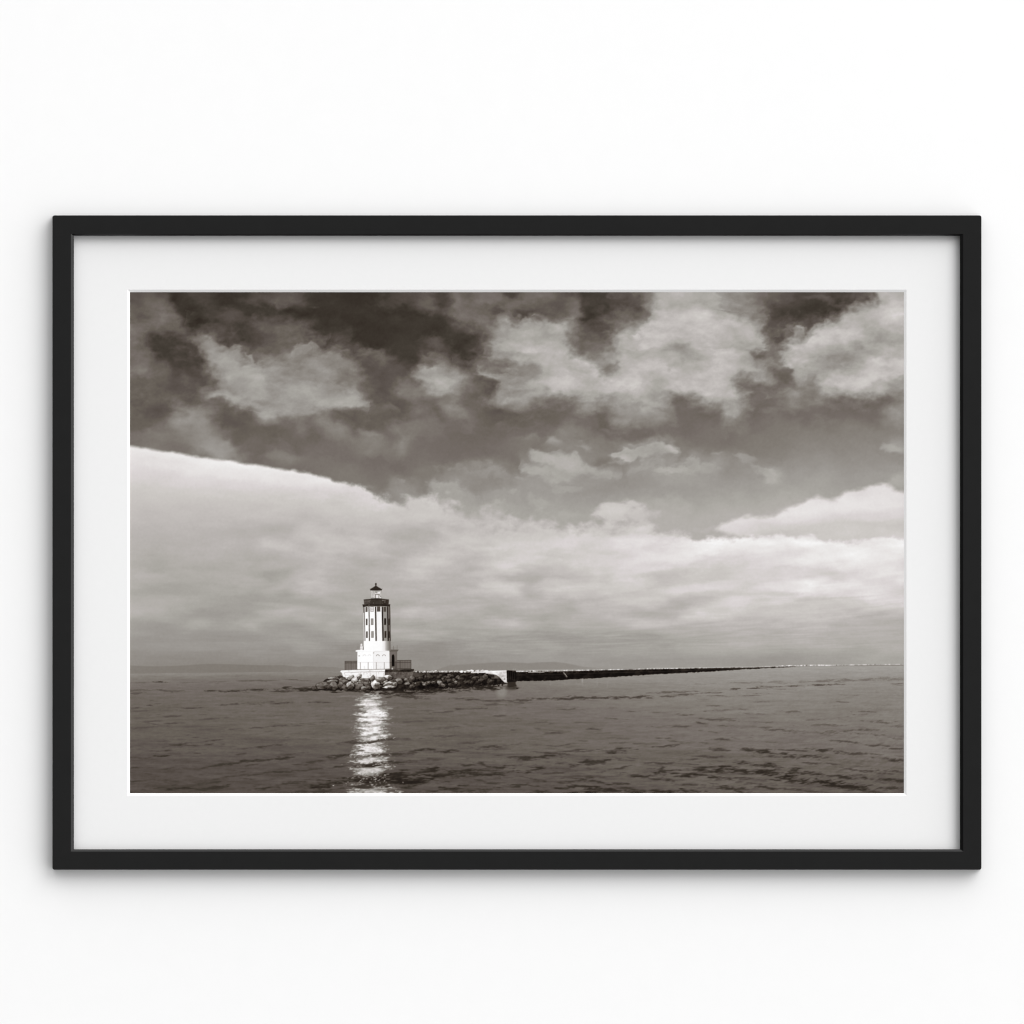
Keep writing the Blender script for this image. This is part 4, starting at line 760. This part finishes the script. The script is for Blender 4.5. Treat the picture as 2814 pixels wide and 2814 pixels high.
for p in ([(800, 420), (850, 470), (800, 560), (775, 610)], [(850, 420), (790, 540)], [(910, 425), (860, 500), (800, 600)], [(1046, 430), (1000, 520), (1046, 600)], [(985, 520), (1040, 590)], [(880, 430), (940, 470)], [(770, 440), (770, 630)], [(1048, 420), (1046, 626)]):
    line(C, ZT, p, 8, 126, a=.7)
ell(C, ZT, 908, 476, 16, 12, 0, 70, .8, .4, .1); ell(C, ZT, 822, 596, 16, 9, 0, 60, .8, .4, .1); ell(C, ZT, 1022, 570, 14, 14, 0, 90, .8, .4, .1)
rect(C, ZT, 876, 510, 984, 622, 64, soft=.6); rect(C, ZT, 892, 524, 972, 616, 228, soft=.6)
poly(C, ZT, [(766, 622), (900, 616), (1054, 622), (1052, 650), (770, 654)], 34, soft=.7, **K)
poly(C, ZT, [(898, 280), (925, 300), (1000, 345), (1060, 378), (1050, 412), (756, 412), (744, 380), (800, 345), (872, 300)], 40, soft=.7, **K)
line(C, ZT, [(745, 372), (800, 345), (890, 292)], 8, 60, a=.5); line(C, ZT, [(756, 400), (1050, 400)], 14, 26, a=.8); line(C, ZT, [(742, 362), (750, 390)], 8, 60, a=.7); line(C, ZT, [(1066, 360), (1056, 390)], 8, 60, a=.7)
ell(C, ZT, 898, 240, 24, 26, 0, 34, 1, .12, 0); rect(C, ZT, 884, 255, 912, 300, 40, soft=.6, **K); rect(C, ZT, 876, 214, 920, 266, 36, a=.0, **K)
line(C, ZT, [(898, 150), (898, 215)], 4, 110, a=.6, label=TOWER)

C += .8 * fbm(3, 3, 2)                      # film grain
C = np.clip(C, 6, 255)

# ------------------------------------------------------------------ materials
def new_mat(name):
    m = bpy.data.materials.new(name); m.use_nodes = True
    nt = m.node_tree
    return m, nt, nt.nodes['Principled BSDF']


def lin(c):
    c = c / 255
    return c / 12.92 if c <= .04045 else ((c + .055) / 1.055) ** 2.4


LIGHT = 1.155            # light on the picture plane; inks are set against it
def paint(name, value, rough, spec, var=.02, scale=60, bump=0.0, tint=(1, 1, 1)):
    m, nt, b = new_mat(name)
    tc = nt.nodes.new('ShaderNodeTexCoord')
    n = nt.nodes.new('ShaderNodeTexNoise'); n.inputs['Scale'].default_value = scale; n.inputs['Detail'].default_value = 5
    r = nt.nodes.new('ShaderNodeValToRGB')
    for e, k in zip(r.color_ramp.elements, (1 - var, 1 + var)):
        e.color = (*[value * k * t for t in tint], 1)
    r.color_ramp.elements[0].position = .3; r.color_ramp.elements[1].position = .7
    nt.links.new(tc.outputs['Object'], n.inputs['Vector'])
    nt.links.new(n.outputs['Fac'], r.inputs['Fac'])
    nt.links.new(r.outputs['Color'], b.inputs['Base Color'])
    b.inputs['Roughness'].default_value = rough
    b.inputs['Specular IOR Level'].default_value = spec
    if bump:
        bp = nt.nodes.new('ShaderNodeBump'); bp.inputs['Strength'].default_value = bump; bp.inputs['Distance'].default_value = .001
        nt.links.new(n.outputs['Fac'], bp.inputs['Height']); nt.links.new(bp.outputs['Normal'], b.inputs['Normal'])
    return m


M_WALL = paint('white_wall_paint', .845, .9, .0, .004, 40)
M_FRAME = paint('matte_black_lacquer', .0150, .65, .02, .03, 90)
M_LIP = paint('satin_black_lacquer', .002, .25, .45, .03, 90)
M_MAT = paint('mat_board_card', .770, .95, .0, .004, 160)
M_CORE = paint('mat_board_core', .92, .95, .0, .004, 160)
M_BACK = paint('grey_backing_card', .3, .9, .1, .05, 120)

m, nt, b = new_mat('sepia_ink_on_paper')
at = nt.nodes.new('ShaderNodeAttribute'); at.attribute_name = 'ink'
rp = nt.nodes.new('ShaderNodeValToRGB')
stops = [(0, (3, 3, 2)), (20, (23, 19, 17)), (46, (53, 46, 40)), (60, (66, 60, 53)), (74, (81, 73, 67)), (86, (92, 84, 79)), (97, (103, 96, 88)), (109, (115, 107, 102)), (121, (126, 120, 113)),
         (136, (141, 136, 130)), (151, (155, 151, 146)), (166, (169, 166, 160)), (173, (176, 172, 167)), (181, (184, 179, 176)), (191, (195, 190, 187)), (201, (204, 200, 196)), (212, (216, 210, 210)), (225, (228, 224, 223)), (236, (237, 235, 234)), (246, (246, 245, 245)), (255, (255, 255, 255))]
els = rp.color_ramp.elements
while len(els) < len(stops): els.new(.5)
for e, (p, c) in zip(els, stops):
    e.position = p / 255
    e.color = (*[lin(v) / LIGHT for v in c], 1)
nt.links.new(at.outputs['Fac'], rp.inputs['Fac'])
nt.links.new(rp.outputs['Color'], b.inputs['Base Color'])
b.inputs['Roughness'].default_value = .9
b.inputs['Specular IOR Level'].default_value = 0
M_INK = m


# ------------------------------------------------------------------ objects
def mesh_obj(name, verts, faces, mat, parent=None):
    me = bpy.data.meshes.new(name)
    me.from_pydata(verts, [], faces)
    me.update()
    me.materials.append(mat)
    o = bpy.data.objects.new(name, me)
    COL.objects.link(o)
    if parent: o.parent = parent
    return o


def ring(xa, ya, xb, yb, h, r=0.0, k=7):
    """closed outline of 4k points, corners rounded by r"""
    out = []
    for cx_, cy_, a0 in ((xb - r, ya + r, -90), (xb - r, yb - r, 0), (xa + r, yb - r, 90), (xa + r, ya + r, 180)):
        for i in range(k):
            a = math.radians(a0 + 90 * i / (k - 1))
            out.append(W(cx_ + r * math.cos(a), cy_ + r * math.sin(a), h))
    return out


def loft(name, rings, mat, parent, close=False):
    n = len(rings[0])
    v = [p for r in rings for p in r]
    f = []
    pairs = list(range(len(rings) - 1)) + ([len(rings) - 1] if close else [])
    for a in pairs:
        b_ = (a + 1) % len(rings)
        for i in range(n):
            j = (i + 1) % n
            q = [a * n + i, a * n + j, b_ * n + j, b_ * n + i]
            f.append(q)
    o = mesh_obj(name, v, f, mat, parent)
    import bmesh
    bm = bmesh.new(); bm.from_mesh(o.data)
    bmesh.ops.remove_doubles(bm, verts=bm.verts, dist=1e-6)
    bmesh.ops.recalc_face_normals(bm, faces=bm.faces)
    bm.to_mesh(o.data); bm.free()
    return o


# wall
wall = mesh_obj('wall', [(x, y, z) for x in (-3.5, 3.5) for y in (0, .15) for z in (0, 3.1)],
                [(0, 1, 5, 4), (2, 6, 7, 3), (0, 2, 3, 1), (4, 5, 7, 6), (0, 4, 6, 2), (1, 3, 7, 5)], M_WALL)
wall['kind'] = 'structure'

root = bpy.data.objects.new('framed_picture', None)
COL.objects.link(root)
root.location = W(1420.5, 2390, 0)
root['label'] = 'slim black frame with wide white mat around a sepia lighthouse print on white wall'
root['category'] = 'framed picture'
ox, oy, oz = root.location


def under(o, p=root):
    """parent keeping the world position (p sits at the root's origin)"""
    o.parent = p
    if p is root:
        o.data.transform(__import__('mathutils').Matrix.Translation((-ox, -oy, -oz)))
    else:
        o.data.transform(__import__('mathutils').Matrix.Translation((-ox, -oy, -oz)))
    return o


FO = (144.1, 591.8, 2697.0, 2390.0)
FI = (194.9, 642.8, 2647.0, 2340.0)
LI = (203.2, 648.0, 2638.0, 2333.8)
e = 1.2
mould = under(loft('moulding', [ring(*FI, .5 * S, 0), ring(*FO, .5 * S, 6), ring(*FO, H_FRONT - e * S, 6), ring(FO[0] + e * .4, FO[1] + e * .4, FO[2] - e * .4, FO[3] - e * .4, H_FRONT - e * .35 * S, 6 - e * .4),
                                ring(FO[0] + e, FO[1] + e, FO[2] - e, FO[3] - e, H_FRONT, 6 - e), ring(*FI, H_FRONT, 0)], M_FRAME, None, close=True))
lip = under(loft('inner_lip', [ring(*FI, H_FRONT - .02 * S), ring(*LI, H_FRONT - 5.4 * S), ring(FI[0] + 1, FI[1] + 1, FI[2] - 1, FI[3] - 1, H_FRONT - 14 * S)], M_LIP, None), mould)
mat = under(loft('mat_board', [ring(FI[0] + .5, FI[1] + .5, FI[2] - .5, FI[3] - .5, Y_PRINT + .2 * S), ring(FI[0] + .5, FI[1] + .5, FI[2] - .5, FI[3] - .5, Y_MAT), ring(350, 796, 2491, 2187, Y_MAT)], M_MAT, None))
bev = under(loft('bevelled_edge', [ring(350, 796, 2491, 2187, Y_MAT), ring(357, 803, 2484, 2180, Y_PRINT)], M_CORE, None), mat)
back = under(loft('backing_board', [ring(LI[0] - 2, LI[1] - 2, LI[2] + 2, LI[3] + 2, 1.5 * S), ring(LI[0] - 2, LI[1] - 2, LI[2] + 2, LI[3] + 2, Y_PRINT - 1.5 * S)], M_BACK, None))
import bmesh
bm = bmesh.new(); bm.from_mesh(back.data)
bmesh.ops.holes_fill(bm, edges=bm.edges, sides=0); bm.to_mesh(back.data); bm.free()


# the print: one sheet of ink cells, finer where the lighthouse stands, split by what is printed there
def axis(a, b_, fa, fb):
    return np.unique(np.concatenate([np.arange(a, fa, 2.0), np.arange(fa, fb, 1.25), np.arange(fb, b_, 2.0), [b_]]))


ax, ay = axis(X0, X1, 860, 1440), axis(Y0, Y1, 1590, 1915)
def bil(F, x, y):
    x = np.clip(x - X0 - .5, 0, NX - 1.001); y = np.clip(y - Y0 - .5, 0, NY - 1.001)
    j, i = x.astype(int), y.astype(int)
    fx, fy = (x - j)[None, :], (y - i)[:, None]
    A = F[i]; B = F[i + 1]
    return (A[:, j] * (1 - fx) + A[:, j + 1] * fx) * (1 - fy) + (B[:, j] * (1 - fx) + B[:, j + 1] * fx) * fy


INK = bil(C, ax, ay) / 255
VX, VY = np.meshgrid(ax, ay)
k = (D - Y_PRINT) / (D - H_FRONT)
co = np.stack([(VX - CX) * S * k - ox, np.full(VX.shape, -Y_PRINT - oy), ZH + (CY - VY) * S * k - oz], -1).reshape(-1, 3).astype(np.float32)
nx, ny = len(ax), len(ay)
idx = np.arange(nx * ny).reshape(ny, nx)
quad = np.stack([idx[1:, :-1], idx[1:, 1:], idx[:-1, 1:], idx[:-1, :-1]], -1).reshape(-1, 4)
mxx = np.clip(((ax[1:] + ax[:-1]) / 2 - X0).astype(int), 0, NX - 1); myy = np.clip(((ay[1:] + ay[:-1]) / 2 - Y0).astype(int), 0, NY - 1)
flab = LAB[myy][:, mxx].reshape(-1)


def ink_mesh(name, sel, parent):
    q = quad[sel]
    used, inv = np.unique(q, return_inverse=True)
    me = bpy.data.meshes.new(name)
    me.vertices.add(len(used)); me.vertices.foreach_set('co', co[used].ravel())
    me.loops.add(q.size); me.loops.foreach_set('vertex_index', inv.ravel().astype(np.int32))
    me.polygons.add(len(q)); me.polygons.foreach_set('loop_start', np.arange(0, q.size, 4, dtype=np.int32))
    me.update(calc_edges=True)
    a = me.attributes.new('ink', 'FLOAT', 'POINT')
    a.data.foreach_set('value', INK.reshape(-1)[used].astype(np.float32))
    me.materials.append(M_INK)
    o = bpy.data.objects.new(name, me); COL.objects.link(o); o.parent = parent
    return o


# the paper carries the ink; each printed subject is a sub-part
paper = under(loft('print', [ring(340, 786, 2501, 2197, Y_PRINT - 1.2 * S), ring(340, 786, 2501, 2197, Y_PRINT - .25 * S)], M_CORE, None))
bm = bmesh.new(); bm.from_mesh(paper.data)
bmesh.ops.holes_fill(bm, edges=bm.edges, sides=0); bm.to_mesh(paper.data); bm.free()
for name, lab in (('printed_sky', SKY), ('printed_sea', SEA), ('printed_hill', HILL_W), ('printed_hill', HILL_E), ('printed_lighthouse', TOWER), ('printed_rocks', ROCKS), ('printed_breakwater', WALL_J)):
    ink_mesh(name, flab == lab, paper)

# ------------------------------------------------------------------ light: a bright room, stronger from the upper right, and one large soft lamp
w = bpy.data.worlds.new('World'); SC.world = w; w.use_nodes = True
nt = w.node_tree
bg = nt.nodes['Background']
tc = nt.nodes.new('ShaderNodeTexCoord')
dot = nt.nodes.new('ShaderNodeVectorMath'); dot.operation = 'DOT_PRODUCT'; dot.inputs[1].default_value = (.71, 0, .70)
mr = nt.nodes.new('ShaderNodeMapRange'); mr.interpolation_type = 'SMOOTHSTEP'
mr.inputs['From Min'].default_value = -.7; mr.inputs['From Max'].default_value = .7
mr.inputs['To Min'].default_value = .09; mr.inputs['To Max'].default_value = 1.74
nt.links.new(tc.outputs['Generated'], dot.inputs[0]); nt.links.new(dot.outputs['Value'], mr.inputs['Value'])
nt.links.new(mr.outputs['Result'], bg.inputs['Strength'])
bg.inputs['Color'].default_value = (1, 1, 1, 1)
ld = bpy.data.lights.new('softbox_lamp', 'AREA'); ld.shape = 'RECTANGLE'; ld.size = 9; ld.size_y = 9; ld.energy = 850
lo = bpy.data.objects.new('softbox_lamp', ld); COL.objects.link(lo)
lo.location = (7.0, -9.5, ZH + 8.0)
import mathutils
lo.rotation_euler = (mathutils.Vector((0, 0, ZH)) - lo.location).to_track_quat('-Z', 'Y').to_euler()

# ------------------------------------------------------------------ camera
cd = bpy.data.cameras.new('camera'); cam = bpy.data.objects.new('camera', cd); COL.objects.link(cam)
cam.location = (0, -D, ZH); cam.rotation_euler = (math.radians(90), 0, 0)
cd.sensor_width = 36; cd.lens = 36 * (D - H_FRONT) / (2814 * S)
cd.clip_end = 100
SC.camera = cam
SC.view_settings.view_transform = 'Standard'; SC.view_settings.look = 'None'
SC.view_settings.exposure = 0; SC.view_settings.gamma = 1
SC.cycles.use_denoising = True
SC.cycles.max_bounces = 5
SC.cycles.pixel_filter_type = 'BLACKMAN_HARRIS'
SC.cycles.filter_width = 1.15
